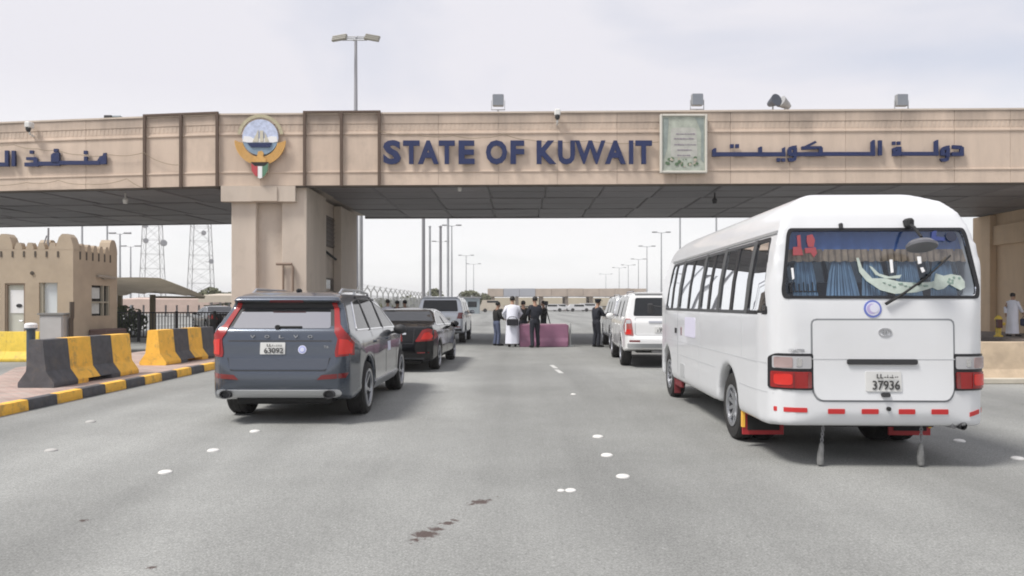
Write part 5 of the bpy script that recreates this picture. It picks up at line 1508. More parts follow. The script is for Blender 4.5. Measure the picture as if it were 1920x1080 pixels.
# underside, wheels, flaps, exhaust
W = MB(); W.box((0, 1.3, .45), (1.2, 2.2, .16), bev=.03); W.box((0, 4.4, .42), (1.0, 3.4, .14), bev=.03); W.tube([(-.75, 1.62, .40), (.75, 1.62, .40)], .07, 10); W.ball((0, 1.62, .38), .18, 12); W.tube([(-.8, 5.55, .38), (.8, 5.55, .38)], .05, 8); W.build('chassis', M_black, bus, False)
for s in (-1, 1):
    wheel(bus, s, .985, 1.62, .385, .20, .235, 10, M_rim); wheel(bus, s, .745, 1.62, .385, .20, .235, 10, M_rimdark, 'inner_wheel'); wheel(bus, s, .985, 5.55, .385, .20, .235, 10, M_rim)
    W = MB(); W.prism([(.56, 1.10), (1.0, 1.10), (1.0, 1.125), (.56, 1.125)], .14, .40, 'z'); fl = W.build('mud_flap', M_redpaint, bus, False, smooth=0) if s < 0 else W.build('mud_flap', M_redpaint, bus, False, smooth=0)
    for v in fl.data.vertices: v.co.x *= s
    W = MB(); W.box((s * .992, 1.112, .31), (.03, .05, .18)); W.build('flap_edge', M_yellow, fl, False, smooth=0)
    W = MB(); W.box((s * .78, 1.09, .27), (.34, .02, .16)); W.build('flap_badge', M_black, fl, False, smooth=0)
    W = MB(); W.box((s * .95, 5.02, .26), (.10, .03, .28), bev=.005); W.box((s * .97, 4.75, .31), (.05, .5, .10), bev=.01); W.build('mud_flap', mat('dark_red_rubber', (.17, .02, .025), .6), bus, False)
W = MB(); W.tube([(.62, .6, .47), (.70, .25, .44), (.735, .06, .415), (.745, .02, .41)], .036, 10, False); W.tube([(.62, .6, .47), (.735, .08, .42)], .028, 8); W.build('exhaust', M_dark, bus, False)
W = MB(); W.tube([(.62, .16, .44), (.68, .05, .425)], .045, 8); W.build('exhaust_clamp', M_poledark, bus, False)
# static chains with sleeves that hang from the bumper
M_sleeve = mat('grey_sleeve', (.20, .20, .195), .6, var=.35, vscale=22)
for x0, x1 in ((-.495, -.53), (.425, .415)):
    ch = thing('hanging_chain', (0, 0, 0)); del WM[ch]
    ch.name = 'hanging_chain'
    ch.parent = bus; ch.location = (x0, .16, .42)
    dx = x1 - x0
    W = MB(); n = 7
    for k in range(n):
        z = -.01 - k * .026; x = dx * (k / 14)
        Mx = Matrix.Translation((x, 0, z)) @ Matrix.Rotation(R(90 * (k % 2)), 4, 'Z')
        for j in range(8):
            a0, a1 = j * math.pi / 4, (j + 1) * math.pi / 4
            W.tube([Mx @ Vector((.013 * math.cos(a0), 0, .02 * math.sin(a0))), Mx @ Vector((.013 * math.cos(a1), 0, .02 * math.sin(a1)))], .0045, 5)
    W.build('links', M_poledark, ch, False)
    W = MB(); W.tube([(dx * .5, 0, -.19), (dx * .55, 0, -.215), (dx * .8, 0, -.30), (dx, -.01, -.385), (dx, -.01, -.40)], [.014, .022, .031, .033, .026], 10); W.build('sleeve', M_sleeve, ch, False)

# ------------------------------------------------------------------ cars
def car_paint(name, col, metal=.0, rough=.3): return mat(name, col, rough, metal=metal, coat=1.0, var=.03, vscale=1.2)
SHELLS = {}
def body_shell(kind):
    if kind in SHELLS: return SHELLS[kind]
    if kind == 'estate':      # large family off-roader with a raked tailgate
        side = [(.30, .30), (.05, .40), (.0, .50), (.005, .64), (.05, .80), (.075, .90), (.085, 1.02), (.13, 1.20), (.17, 1.24), (.47, 1.53), (.36, 1.60), (.42, 1.645), (.75, 1.71), (1.5, 1.745), (2.2, 1.735), (2.8, 1.65), (3.75, 1.14), (4.5, 1.04), (4.86, .92), (4.95, .72), (4.94, .38), (4.75, .26), (.7, .26)]
        plan = mirror([(0, -.002), (.5, .0), (.76, .05), (.88, .18), (.945, .55), (.965, 1.1), (.955, 2.5), (.955, 3.9), (.90, 4.5), (.70, 4.83), (.35, 4.95), (0, 4.955)])
        sect = mirror([(0, .22), (.86, .26), (.95, .40), (.965, .62), (.955, .90), (.935, 1.06), (.895, 1.15), (.72, 1.58), (.655, 1.68), (.48, 1.735), (0, 1.75)])
        wl = [(1.09, .37, .44, .60), (4.07, .37, .44, .60)]
    elif kind == 'saloon':
        side = [(.22, .26), (.03, .36), (.0, .50), (.02, .68), (.06, .98), (.12, 1.035), (.72, 1.08), (1.12, 1.13), (1.80, 1.40), (2.4, 1.455), (2.95, 1.42), (3.85, 1.02), (4.75, .88), (5.02, .74), (5.08, .5), (4.95, .24), (.6, .22)]
        plan = mirror([(0, .0), (.5, .01), (.76, .08), (.88, .24), (.93, .7), (.94, 2.5), (.93, 4.2), (.84, 4.75), (.6, 5.0), (0, 5.08)])
        sect = mirror([(0, .18), (.82, .22), (.92, .34), (.94, .55), (.93, .80), (.91, .95), (.86, 1.02), (.66, 1.35), (.56, 1.42), (0, 1.46)])
        wl = [(1.05, .33, .385, .60), (4.12, .33, .385, .60)]
    else:                     # tall boxy off-roader
        side = [(.28, .42), (.06, .46), (.0, .54), (.0, .72), (.07, .78), (.08, 1.10), (.12, 1.20), (.26, 1.72), (.30, 1.79), (.6, 1.84), (1.6, 1.87), (2.6, 1.83), (2.95, 1.74), (3.6, 1.22), (4.55, 1.12), (4.82, .98), (4.87, .62), (4.75, .38), (.7, .36)]
        plan = mirror([(0, .0), (.6, .01), (.80, .06), (.89, .18), (.93, .6), (.945, 2.5), (.935, 4.0), (.88, 4.5), (.65, 4.8), (0, 4.88)])
        sect = mirror([(0, .30), (.86, .34), (.935, .46), (.945, .75), (.935, 1.02), (.905, 1.18), (.785, 1.68), (.72, 1.78), (.55, 1.845), (0, 1.87)])
        wl = [(1.0, .38, .44, .60), (3.82, .38, .44, .60)]
    me = shell(side, plan, sect, wl, .027, 7)
    SHELLS[kind] = (me, bvh_of(me))
    return SHELLS[kind]
def start_car(kind, name, loc, rz, paint, lab, cat):
    me, bv = body_shell(kind)
    t = thing(name, loc, rz, lab, cat)
    m2 = me.copy(); m2.materials.clear(); m2.materials.append(paint)
    inst('body', m2, t, None, False)
    return t, bv
def side_glass(t, bv, poly, posts, trim, doors, belt, glass=None):
    for s, ax in ((-1, 'left'), (1, 'right')):
        g = fitted(bv, poly, ax, .005, .02, .12).build('side_window', glass or M_carglass, t, False)
        for q in posts: fitted(bv, q, ax, .012, .02, .2).build('window_post', M_dark, g, False)
        if trim: seam(bv, poly, ax, .018, 'window_trim', trim, g, True, .010)
        for d in doors: seam(bv, d, ax, .011, 'door_seam', M_black, t)
def handles(t, bv, ys, z, m):
    for s, ax in ((-1, 'left'), (1, 'right')):
        for y in ys: fitted(bv, rrect(y - .11, y + .11, z - .016, z + .016, .012), ax, .03, .02, .2).build('door_handle', m, t, False)
def mirrors(t, y, x, z, m):
    for s in (-1, 1):
        W = MB(); W.ball((s * (x + .12), y, z), .12, 12, (.95, .55, .72)); W.tube([(s * (x - .05), y + .02, z - .05), (s * (x + .1), y, z - .04)], .025, 6); W.build('door_mirror', m, t, False)
def arches(t, bv, ws, r0, r1, m):
    for s, ax in ((-1, 'left'), (1, 'right')):
        for y, z in ws:
            W = MB()
            pts = [(y + r0 * math.cos(a), z + r0 * math.sin(a)) for a in [R(-12 + 204 * k / 16) for k in range(17)]]
            pto = [(y + r1 * math.cos(a), z + r1 * math.sin(a)) for a in [R(-12 + 204 * k / 16) for k in range(17)]]
            for k in range(16):
                f = fitted(bv, [pts[k], pts[k + 1], pto[k + 1], pto[k]], ax, .008, .03, .3); me = bpy.data.meshes.new('t'); f.bm.to_mesh(me); f.bm.free(); W.bm.from_mesh(me); bpy.data.meshes.remove(me)
            W.build('arch_trim', m, t, False)
def underbody(t, y0, y1, z, hw): W = MB(); W.box((0, (y0 + y1) / 2, z), (hw * 2, y1 - y0, .12), bev=.03); W.build('underbody', M_black, t, False)

# grey car with the tall red lamps
P_grey = car_paint('slate_metallic', (.070, .084, .108), .55, .24)
suv, bv = start_car('estate', 'estate_car', (-2.985, 9.50, 0), R(-.4), P_grey, 'slate grey family off-roader with tall red lamps and silver skid plate', 'car')
side_glass(suv, bv, rounded([(.60, 1.20), (3.50, 1.16), (2.95, 1.50), (2.35, 1.615), (1.5, 1.63), (.98, 1.57)], .05, 3), [[(1.42, 1.17), (1.50, 1.17), (1.50, 1.66), (1.42, 1.66)], [(2.42, 1.17), (2.52, 1.17), (2.48, 1.64), (2.38, 1.64)]], M_chrome,
           [[(2.47, 1.15), (2.44, .36)], [(1.50, 1.15), (1.42, .80), (1.50, .62)], [(3.45, 1.13), (3.45, .40)], [(1.5, .36), (3.45, .36)]], 1.15)
handles(suv, bv, (1.68, 2.66), 1.0, P_grey); mirrors(suv, 3.25, .93, 1.12, M_dark)
arches(suv, bv, [(1.09, .37), (4.07, .37)], .435, .475, M_dark)
for s, ax in ((-1, 'left'), (1, 'right')):
    fitted(bv, rrect(1.56, 3.60, .30, .42, .02), ax, .02, .03, .3).build('sill_trim', M_alu, suv, False)
for s in (-1, 1): wheel(suv, s, .955, 1.09, .37, .26, .265, 5, M_rim); wheel(suv, s, .955, 4.07, .37, .26, .265, 5, M_rim)
underbody(suv, .25, 4.7, .30, .62)
fitted(bv, rounded([(-.70, 1.20), (.70, 1.20), (.635, 1.46), (.61, 1.49), (-.61, 1.49), (-.635, 1.46)], .04, 3), 'rear', .001, .02, .08).build('window_border', mat('matt_black', (.012, .012, .013), .6), suv, False)
rw = fitted(bv, rounded([(-.64, 1.235), (.64, 1.235), (.585, 1.455), (.565, 1.48), (-.565, 1.48), (-.585, 1.455)], .04, 3), 'rear', .004, .02, .08).build('rear_window', mat('mirror_tint_glass', (.012, .014, .016), .03, ior=6, bump=.06, bscale=2.2, space='obj'), suv, False)
fitted(bv, rounded([(-.615, 1.495), (.615, 1.495), (.60, 1.585), (-.60, 1.585)], .02, 2), 'rear', .010, .02, .05).build('spoiler_lip', mat('matt_black', (.012, .012, .013), .6), suv, False)
fitted(bv, rrect(-.22, .22, 1.575, 1.60, .008), 'rear', .012, .02, .06).build('brake_light', M_darkred, suv, False)
lamp = [(.595, 1.565), (.655, 1.565), (.70, 1.46), (.755, 1.28), (.86, 1.16), (.905, 1.05), (.905, .885), (.725, .87), (.715, .93), (.745, 1.10), (.70, 1.18), (.685, 1.26), (.635, 1.45)]
for poly in (lamp, mir(lamp)):
    o = fitted(bv, poly, 'rear', .014, .03, .05).build('tail_lamp', M_redlens, suv, False)
    s = 1 if poly is lamp else -1
    q = [(.76, .90), (.89, .91), (.895, 1.03), (.86, 1.09), (.77, 1.10)]
    fitted(bv, q if s > 0 else mir(q), 'rear', .020, .01, .05).build('lit_lens', M_redlit, o, False)
seam(bv, [(-.655, .86), (-.60, .70), (.60, .70), (.655, .86)], 'rear', .014, 'tailgate_seam', M_black, suv)
seam(bv, [(-.66, 1.075), (.66, 1.075)], 'rear', .016, 'tailgate_crease', M_dark, suv)
fitted(bv, [(-.62, .72), (.62, .72), (.645, .855), (-.645, .855)], 'rear', .003, .01, .1).build('tailgate_lower', car_paint('slate_lower', (.062, .072, .092), .4, .35), suv, False)
for i, ch in enumerate('VOLVO'):
    x = -.35 + i * .185; yy = bv.ray_cast(Vector((x, -3, 1.13)), Vector((0, 1, 0)))[0].y
    fit_text('letter', ch, x - .03, x + .03, 1.112, 1.15, yy - .006, .014, M_alu, suv, False)
plate(bv, suv, -.245, .075, .905, 1.055, '63092')
fit_text('letter_badge', 'T6', .60 - .03, .60 + .03, .985, 1.015, bv.ray_cast(Vector((.6, -3, 1.0)), Vector((0, 1, 0)))[0].y + .003, .01, M_alu, suv, False)
for r_, m_, of in ((.055, mat('sticker_pale2', (.62, .64, .78), .4), .006), (.042, mat('sticker_blue2', (.30, .34, .66), .4), .009), (.030, mat('sticker_pale2', (.62, .64, .78), .4), .012)):
    fitted(bv, [(.295 + r_ * math.cos(k * .5236), .965 + r_ * math.sin(k * .5236)) for k in range(12)], 'rear', of, .004, .3).build('round_sticker', m_, suv, False)
yy = bv.ray_cast(Vector((0, -3, 1.24)), Vector((0, 1, 0)))[0].y
W = MB(); W.box((.10, yy - .0, 1.25), (.34, .03, .03), bev=.01); W.lathe([(0, 0), (.03, 0), (.03, .05), (0, .05)], 10, Matrix.Translation((-.05, yy + .02, 1.25)) @ Matrix.Rotation(R(90), 4, 'X')); W.build('rear_wiper', M_black, suv, False)
for s in (-1, 1):
    q = [(.50, .585), (.84, .60), (.87, .665), (.56, .645)]
    fitted(bv, q if s > 0 else mir(q), 'rear', .006, .015, .06).build('reflector', M_darkred, suv, False)
fitted(bv, rounded([(-.80, .385), (-.70, .355), (.70, .355), (.80, .385), (.78, .455), (-.78, .455)], .03, 2), 'rear', .022, .03, .08).build('skid_plate', mat('silver_plastic', (.50, .51, .52), .35, metal=.2), suv, False)
for s in (-1, 1):
    W = MB(); W.lathe([(0, .04), (.042, .04), (.045, .0), (.055, .0), (.055, .2), (0, .2)], 18, Matrix.Translation((s * .66, -.035, .40)) @ Matrix.Rotation(R(-90), 4, 'X') @ Matrix.Diagonal((1.3, 1, 1, 1))); W.build('tail_pipe', M_dark, suv, False)
    top = lambda y: bv.ray_cast(Vector((s * .60, y, 6)), Vector((0, 0, -1)))[0].z
    pts = [Vector((s * .60, .80, top(.8) - .01))] + [Vector((s * .60, y, top(y) + .055)) for y in (.95, 1.5, 2.2, 2.7)] + [Vector((s * .59, 2.85, top(2.85) - .01))]
    W = MB(); W.tube(pts, .018, 8); W.box((s * .60, 1.75, top(1.75) + .025), (.03, .07, .06)); W.build('roof_rail', M_alu, suv, False)
W = MB(); W.box((-.0, .95, 1.735), (.05, .16, .06), bev=.02); W.build('roof_aerial', M_black, suv, False)
fitted(bv, rrect(2.62, 2.86, .80, .95, .01), 'right', .004, .01, .2).build('door_sticker', mat('sticker_pale2', (.62, .64, .78), .4), suv, False)
fitted(bv, rrect(1.16 - .42, 1.35 - .42, .93, 1.05, .04), 'right', .002, .01, .2).build('fuel_flap', P_grey, suv, False)

# black saloon
P_black = mat('black_lacquer', (.005, .005, .006), .15, coat=.3, ior=1.35)
sal, bv = start_car('saloon', 'saloon_car', (-2.68, 16.75, 0), R(-2.2), P_black, 'black saloon with its red lamp lit, ahead of the slate grey car', 'car')
def dress_saloon(t, bv, P):
    side_glass(t, bv, rounded([(1.05, 1.06), (3.65, 1.02), (2.95, 1.33), (2.4, 1.385), (1.8, 1.34)], .04, 3), [[(2.38, 1.02), (2.46, 1.02), (2.43, 1.40), (2.36, 1.40)]], M_chrome, [[(2.42, 1.0), (2.42, .3)], [(1.5, 1.02), (1.38, .72)], [(3.5, 1.0), (3.5, .4)]], 1.0)
    handles(t, bv, (1.65, 2.62), .88, M_chrome); mirrors(t, 3.3, .9, 1.02, P)
    for s in (-1, 1): wheel(t, s, .925, 1.05, .33, .24, .24, 5, M_rim); wheel(t, s, .925, 4.12, .33, .24, .24, 5, M_rim)
    underbody(t, .25, 4.8, .26, .60)
    top_poly = rounded([(-.70, 1.16), (.70, 1.16), (.54, 1.80), (-.54, 1.80)], .04, 3)
    g = fitted(bv, top_poly, 'top', .004, .02, .09).build('rear_window', M_carglass, t, False)
    l = rounded([(.50, .70), (.86, .72), (.93, .80), (.90, .96), (.78, 1.0), (.66, .96)], .03, 2)
    for poly in (l, mir(l)):
        o = fitted(bv, poly, 'rear', .012, .03, .05).build('tail_lamp', M_redlens, t, False)
        q = rounded([(.62, .75), (.84, .76), (.88, .83), (.80, .92), (.70, .90)], .03, 2)
        fitted(bv, q if poly is l else mir(q), 'rear', .018, .01, .05).build('lit_lens', M_redlit, o, False)
    seam(bv, [(-.48, .98), (-.46, .66), (.46, .66), (.48, .98)], 'rear', .01, 'boot_seam', M_dark, t)
    fitted(bv, rrect(-.30, .30, .86, .90, .01), 'rear', .015, .02, .2).build('chrome_strip', M_chrome, t, False)
    for s in (-1, 1): fitted(bv, (lambda q: q if s > 0 else mir(q))(rrect(.55, .80, .44, .47, .01)), 'rear', .006, .01, .1).build('reflector', M_darkred, t, False)
    fitted(bv, rrect(-.7, .7, .31, .335, .01), 'rear', .012, .02, .1).build('bumper_trim', M_chrome, t, False)
dress_saloon(sal, bv, P_black); plate(bv, sal, -.24, .08, .70, .83, '40718')
# dark car glimpsed through the railing
dup(sal, (-15.6, 41, 0), R(35), label='dark parked car glimpsed through the black railing left of the pillar', category='car')

# boxy off-roaders
def dress_boxy(t, bv, P, tall=True, lit=False):
    side_glass(t, bv, rounded([(.36, 1.24), (3.30, 1.21), (2.78, 1.68), (2.4, 1.735), (.60, 1.735), (.50, 1.70)], .05, 3), [[(1.22, 1.2), (1.30, 1.2), (1.30, 1.76), (1.22, 1.76)], [(2.24, 1.2), (2.34, 1.2), (2.30, 1.76), (2.20, 1.76)]], None, [[(2.28, 1.2), (2.27, .45)], [(1.28, 1.2), (1.32, .85), (1.46, .6)], [(3.3, 1.2), (3.28, .5)]], 1.2)
    handles(t, bv, (1.52, 2.48), 1.02, P); mirrors(t, 3.05, .92, 1.22, P)
    for s in (-1, 1): wheel(t, s, .935, 1.0, .38, .25, .24, 6, M_rim); wheel(t, s, .935, 3.82, .38, .25, .24, 6, M_rim)
    underbody(t, .3, 4.6, .42, .62)
    arches(t, bv, [(1.0, .38), (3.82, .38)], .435, .47, P)
    g = fitted(bv, rounded([(-.70, 1.26), (.70, 1.26), (.64, 1.70), (-.64, 1.70)], .05, 3), 'rear', .005, .02, .09).build('rear_window', M_carglass, t, False)
    W = MB(); yy = bv.ray_cast(Vector((0, -3, 1.28)), Vector((0, 1, 0)))[0].y; W.box((.05, yy - .005, 1.285), (.5, .025, .025), bev=.008); W.build('rear_wiper', M_black, g, False)
    l = rounded([(.70, .78), (.89, .80), (.91, 1.0), (.88, 1.20), (.76, 1.19)] if tall else [(.66, .98), (.90, .98), (.91, 1.10), (.88, 1.22), (.72, 1.22)], .03, 2)
    for poly in (l, mir(l)):
        o = fitted(bv, poly, 'rear', .012, .03, .05).build('tail_lamp', mat('rosy_lens', (.36, .09, .08), .15, coat=1.0) if tall else M_darkred, t, False)
        if tall:
            q = rrect(.755, .865, .82, .94, .02); fitted(bv, q if poly is l else mir(q), 'rear', .018, .01, .05).build('lit_lens', M_redlit, o, False)
            q = rrect(.765, .875, 1.08, 1.17, .02); fitted(bv, q if poly is l else mir(q), 'rear', .018, .01, .05).build('clear_lens', M_clearlens, o, False)
    seam(bv, rounded([(-.66, .80), (.66, .80), (.66, 1.22), (-.66, 1.22)], .04, 2), 'rear', .010, 'tailgate_seam', M_seamgrey, t, True)
    fitted(bv, rrect(-.34, .34, 1.10, 1.14, .01), 'rear', .02, .02, .2).build('handle_bar', M_alu, t, False)
    fitted(bv, rrect(-.84, .84, .50, .60, .02), 'rear', .012, .02, .1).build('bumper_pad', M_dark if not tall else mat('bumper_grey', (.28, .29, .29), .5), t, False)
    for s in (-1, 1): fitted(bv, (lambda q: q if s > 0 else mir(q))(rrect(.55, .80, .64, .68, .01)), 'rear', .006, .01, .1).build('reflector', M_darkred, t, False)
    W = MB(); W.box((0, .25, .40), (.5, .12, .06), bev=.02); W.build('tow_bar', M_poledark, t, False)
    W = MB(); W.prism([(-.66, .26), (.66, .26), (.62, .60), (-.62, .60)], 1.80, 1.83, 'z'); W.build('roof_spoiler', P, t, False)
    for s in (-1, 1):
        tp = lambda y: bv.ray_cast(Vector((s * .62, y, 6)), Vector((0, 0, -1)))[0].z
        W = MB(); W.tube([Vector((s * .62, .75, tp(.75)))] + [Vector((s * .62, y, tp(y) + .05)) for y in (.9, 1.7, 2.4)] + [Vector((s * .62, 2.5, tp(2.5)))], .018, 6); W.build('roof_rail', M_alu, t, False)
P_white = car_paint('pearl_white', (.74, .74, .73), 0, .3)
P_silver = car_paint('silver_metallic', (.56, .59, .63), .3, .3)
P_silver2 = car_paint('pale_silver_metallic', (.48, .49, .51), .45, .3)
o1, bv = start_car('boxy', 'offroad_car', (3.62, 17.85, 0), R(-3.2), P_white, 'white off-roader with tall rosy tail lamp beside the minibus front', 'car')
dress_boxy(o1, bv, P_white, True); plate(bv, o1, -.20, .20, .86, 1.0, '17384')
o2, bv = start_car('boxy', 'offroad_car', (-2.80, 28.9, 0), R(-1.0), P_silver, 'silver blue off-roader with black rear window, first in the left queue', 'car')
dress_boxy(o2, bv, P_silver, False); plate(bv, o2, .10, .42, .92, 1.04, '52260')
o3, bv = start_car('boxy', 'offroad_car', (4.25, 24.6, 0), R(-2.0), P_silver2, 'pale silver off-roader with dark lamp that the officer leans towards', 'car')
dress_boxy(o3, bv, P_silver2, False)
# ------------------------------------------------------------------ people
def person(loc, rz, h, lab, top, legs_m, robe=None, arms=None, lean=0.0, hair=M_hair, cap=None, feet=((-.1, 0), (.1, .05)), skin=M_skin, shoe=None, sleeves=True, ghutra=None):
    """arms: for each side (elbow, wrist) in metres from a 1.75 m figure that faces +y"""
    t = thing('person', loc, rz, lab, 'person')
    k = h / 1.75
    V = lambda *p: Vector(p) * k
    def ln(p):      # bend the upper body forward about the hips
        p = Vector(p); z = p.z - .95
        if z > 0: p.y += math.sin(lean) * z; p.z = .95 + z * math.cos(lean)
        return p * k
    arms = arms or (((-.25, -.03, 1.14), (-.25, .06, .90)), ((.25, -.03, 1.14), (.25, .06, .90)))
    hip = [(s * .09, 0, .92) for s in (-1, 1)]
    ank = [(feet[i][0], feet[i][1] - .03, .08) for i in (0, 1)]
    knee = [((hip[i][0] + ank[i][0]) / 2 * 1.05, (hip[i][1] + ank[i][1]) / 2 + .045, .50) for i in (0, 1)]
    toe = [(ank[i][0] * 1.12, ank[i][1] + .17, .035) for i in (0, 1)]
    N = [(V(0, 0, .95), .12 * k), (ln((0, -.005, 1.12)), .115 * k), (ln((0, .0, 1.32)), .135 * k), (ln((0, -.01, 1.46)), .06 * k), (ln((0, .0, 1.54)), .055 * k), (ln((0, .02, 1.62)), (.085 * k, .10 * k)), (ln((0, .015, 1.69)), (.075 * k, .088 * k)), (ln((0, .118, 1.605)), .014 * k)]
    Ed = [(0, 1), (1, 2), (2, 3), (3, 4), (4, 5), (5, 6), (5, 7)]
    for i, s in enumerate((-1, 1)):
        b = len(N)
        N += [(ln((s * .18, -.01, 1.41)), .062 * k), (ln(arms[i][0]), .044 * k), (ln(arms[i][1]), .03 * k)]
        Ed += [(2, b), (b, b + 1), (b + 1, b + 2)]
        b = len(N)
        N += [(V(*hip[i]), .092 * k), (V(*knee[i]), .06 * k), (V(*ank[i]), .042 * k), (V(*toe[i]), .032 * k)]
        Ed += [(0, b), (b, b + 1), (b + 1, b + 2), (b + 2, b + 3)]
    me = skin_mesh(N, Ed)
    bm = bmesh.new(); bm.from_mesh(me); bpy.data.meshes.remove(me)
    W = MB(); W.bm.free(); W.bm = bm
    for i, s in enumerate((-1, 1)):   # ears, palms, fingers
        W.ball(ln((s * .087, .01, 1.61)), .022 * k, 8, (.5, .8, 1.2))
        e, w_ = ln(arms[i][0]), ln(arms[i][1]); d = (w_ - e).normalized(); sd = d.cross(Vector((1, 0, 0)) if abs(d.x) < .8 else Vector((0, 0, 1))).normalized(); up = d.cross(sd)
        pc = w_ + d * .05 * k
        W.tube([w_ - d * .01, w_ + d * .035 * k, pc + d * .04 * k], [.026 * k, .038 * k, .036 * k], 8, flat=.5)
        for f, l in ((-.03, .062), (-.01, .075), (.01, .07), (.03, .055)):
            a = pc + d * .035 * k + sd * f * k
            W.tube([a, a + d * l * .5 * k, a + d * l * .85 * k + up * l * .35 * k], [.0095 * k, .0085 * k, .006 * k], 5)
        a = w_ + d * .03 * k + sd * -.035 * k; W.tube([a, a + d * .03 * k - sd * .03 * k, a + d * .06 * k - sd * .032 * k], [.011 * k, .01 * k, .007 * k], 5)
    W.build('body', skin, t, False, smooth=60)
    # clothes
    if top:
        n2 = [(ln((0, 0, .90)), (.18 * k, .15 * k)), (ln((0, -.005, 1.10)), (.175 * k, .155 * k)), (ln((0, 0, 1.32)), (.195 * k, .16 * k)), (ln((0, -.01, 1.49)), .088 * k)]; e2 = [(0, 1), (1, 2), (2, 3)]
        for i, s in enumerate((-1, 1)):
            b = len(n2); el, wr = Vector(arms[i][0]), Vector(arms[i][1])
            n2 += [(ln((s * .18, -.01, 1.40)), .082 * k), (ln(el), .062 * k)]; e2 += [(2, b), (b, b + 1)]
            if sleeves: n2 += [(ln(el.lerp(wr, .93)), .046 * k)]; e2 += [(b + 1, b + 2)]
        inst('shirt', skin_mesh(n2, e2), t, None, False).data.materials.append(top)
    if legs_m:
        W = MB()
        W.tube([V(0, 0, 1.04), V(0, 0, .98), V(0, 0, .86), V(0, 0, .80)], [.135 * k, .165 * k, .165 * k, .11 * k], 14, flat=.74)
        for i in (0, 1):
            h_, n_, a_ = Vector(hip[i]), Vector(knee[i]), Vector(ank[i])
            W.tube([V(*(h_ + Vector((0, 0, .03)))), V(*h_.lerp(n_, .3)), V(*n_), V(*n_.lerp(a_, .4)), V(a_.x, a_.y - .005, .07)], [.10 * k, .098 * k, .074 * k, .072 * k, .068 * k], 12)
        o = tmp(W); rm = o.modifiers.new('r', 'REMESH'); rm.mode = 'VOXEL'; rm.voxel_size = .018; sm = o.modifiers.new('s', 'SMOOTH'); sm.iterations = 4
        me2 = evald(o); drop(o); me2.materials.clear(); me2.materials.append(legs_m); me2.polygons.foreach_set('use_smooth', [True] * len(me2.polygons))
        inst('trousers', me2, t, None, False)
    if robe:
        rows = []
        cy = (ank[0][1] + ank[1][1]) / 2
        for z, rx, ry, yo in ((1.47, .08, .075, -.01), (1.43, .20, .10, -.01), (1.32, .225, .135, 0), (1.12, .205, .14, 0), (.95, .215, .16, 0), (.70, .22, .17, cy * .4), (.40, .235, .19, cy * .8), (.12, .25, .21, cy)):
            row = []
            for j in range(29):
                a = 2 * math.pi * j / 28; f = 1 + .05 * math.sin(a * 6 + z * 3) * (1.3 - z if z < 1.2 else 0)
                row.append(ln((rx * f * math.cos(a), yo + ry * f * math.sin(a), z)))
            rows.append(row)
        W = MB(); W.sheet(rows); bmesh.ops.remove_doubles(W.bm, verts=list(W.bm.verts), dist=.0005); W.build('robe', robe, t, False, smooth=60)
        n2, e2 = [], []
        for i, s in enumerate((-1, 1)):
            el, wr = Vector(arms[i][0]), Vector(arms[i][1]); W = MB()
            W.tube([ln((s * .13, -.01, 1.38)), ln((s * .19, -.01, 1.38)), ln(el), ln(el.lerp(wr, .92))], [.07 * k, .08 * k, .066 * k, .058 * k], 10); W.build('sleeve', robe, t, False, smooth=60)
    # hair, cap or headcloth
    hc = ln((0, .005, 1.665))
    if ghutra:
        W = MB(); W.ball(hc + Vector((0, 0, .01)), .118 * k, 14, (1, 1.05, .95)); W.build('headcloth', ghutra, t, False)
        W = MB(); W.tube([hc + Vector((.09 * k, .02, -.02)), hc + Vector((0, -.07 * k, -.14 * k)), hc + Vector((-.09 * k, .02, -.02))], .06 * k, 8); W.build('headcloth_drape', ghutra, t, False)
    else:
        W = MB(); W.ball(hc + Vector((0, -.012 * k, .012 * k)), .103 * k, 14, (.92, 1.04, .92))
        for f in [f for f in W.bm.faces if f.calc_center_median().y > hc.y + .055 * k and f.calc_center_median().z < hc.z + .04 * k]: W.bm.faces.remove(f)
        for f in [f for f in W.bm.faces if f.calc_center_median().z < hc.z - .055 * k]: W.bm.faces.remove(f)
        W.build('hair', hair, t, False)
    if cap:
        W = MB(); W.lathe([(.108 * k, 0), (.118 * k, .035 * k), (.13 * k, .065 * k), (.10 * k, .085 * k), (0, .09 * k)], 18, Matrix.Translation(hc + Vector((0, 0, .015)))); W.box(hc + Vector((0, .13 * k, .025)), (.15 * k, .09 * k, .012), bev=.004); W.build('cap', cap, t, False)
    W = MB()
    for s in (-1, 1): W.ball(ln((s * .033, .098, 1.64)), .011 * k, 6, (1.3, .5, .7))
    W.build('eyes', M_black, t, False)
    W = MB(); W.ball(ln((0, .092, 1.56)), .02 * k, 6, (1.3, .4, .35)); W.build('mouth', mat('lips', (.25, .10, .08), .5), t, False)
    for i in (0, 1):
        a = V(*ank[i]); b = V(*toe[i]); d = (b - a); d.z = 0; d.normalize()
        W = MB(); W.tube([V(a.x / k, a.y / k, .05) - d * .07 * k, V(a.x / k, a.y / k, .055), V(b.x / k, b.y / k, .045), V(b.x / k, b.y / k, .035) + d * .06 * k], [.035 * k, .05 * k, .048 * k, .028 * k], 8, flat=.85)
        W.build('shoe', shoe or M_black, t, False)
    return t
YP = 27.2
def pp_(px, Y=YP): return ((px - HX) * Y / FOC, Y, .004)
M_shirtdark = mat('charcoal_cloth', (.025, .024, .022), .85)
M_bag = mat('black_bag', (.012, .012, .016), .6)
person(pp_(931, 27.6), R(-60), 1.62, 'person in black top and blue jeans standing beside the man in white', M_shirtdark, M_denim, arms=(((-.25, .05, 1.14), (-.12, .26, 1.08)), ((.25, .05, 1.14), (.12, .26, 1.08))), lean=.1)
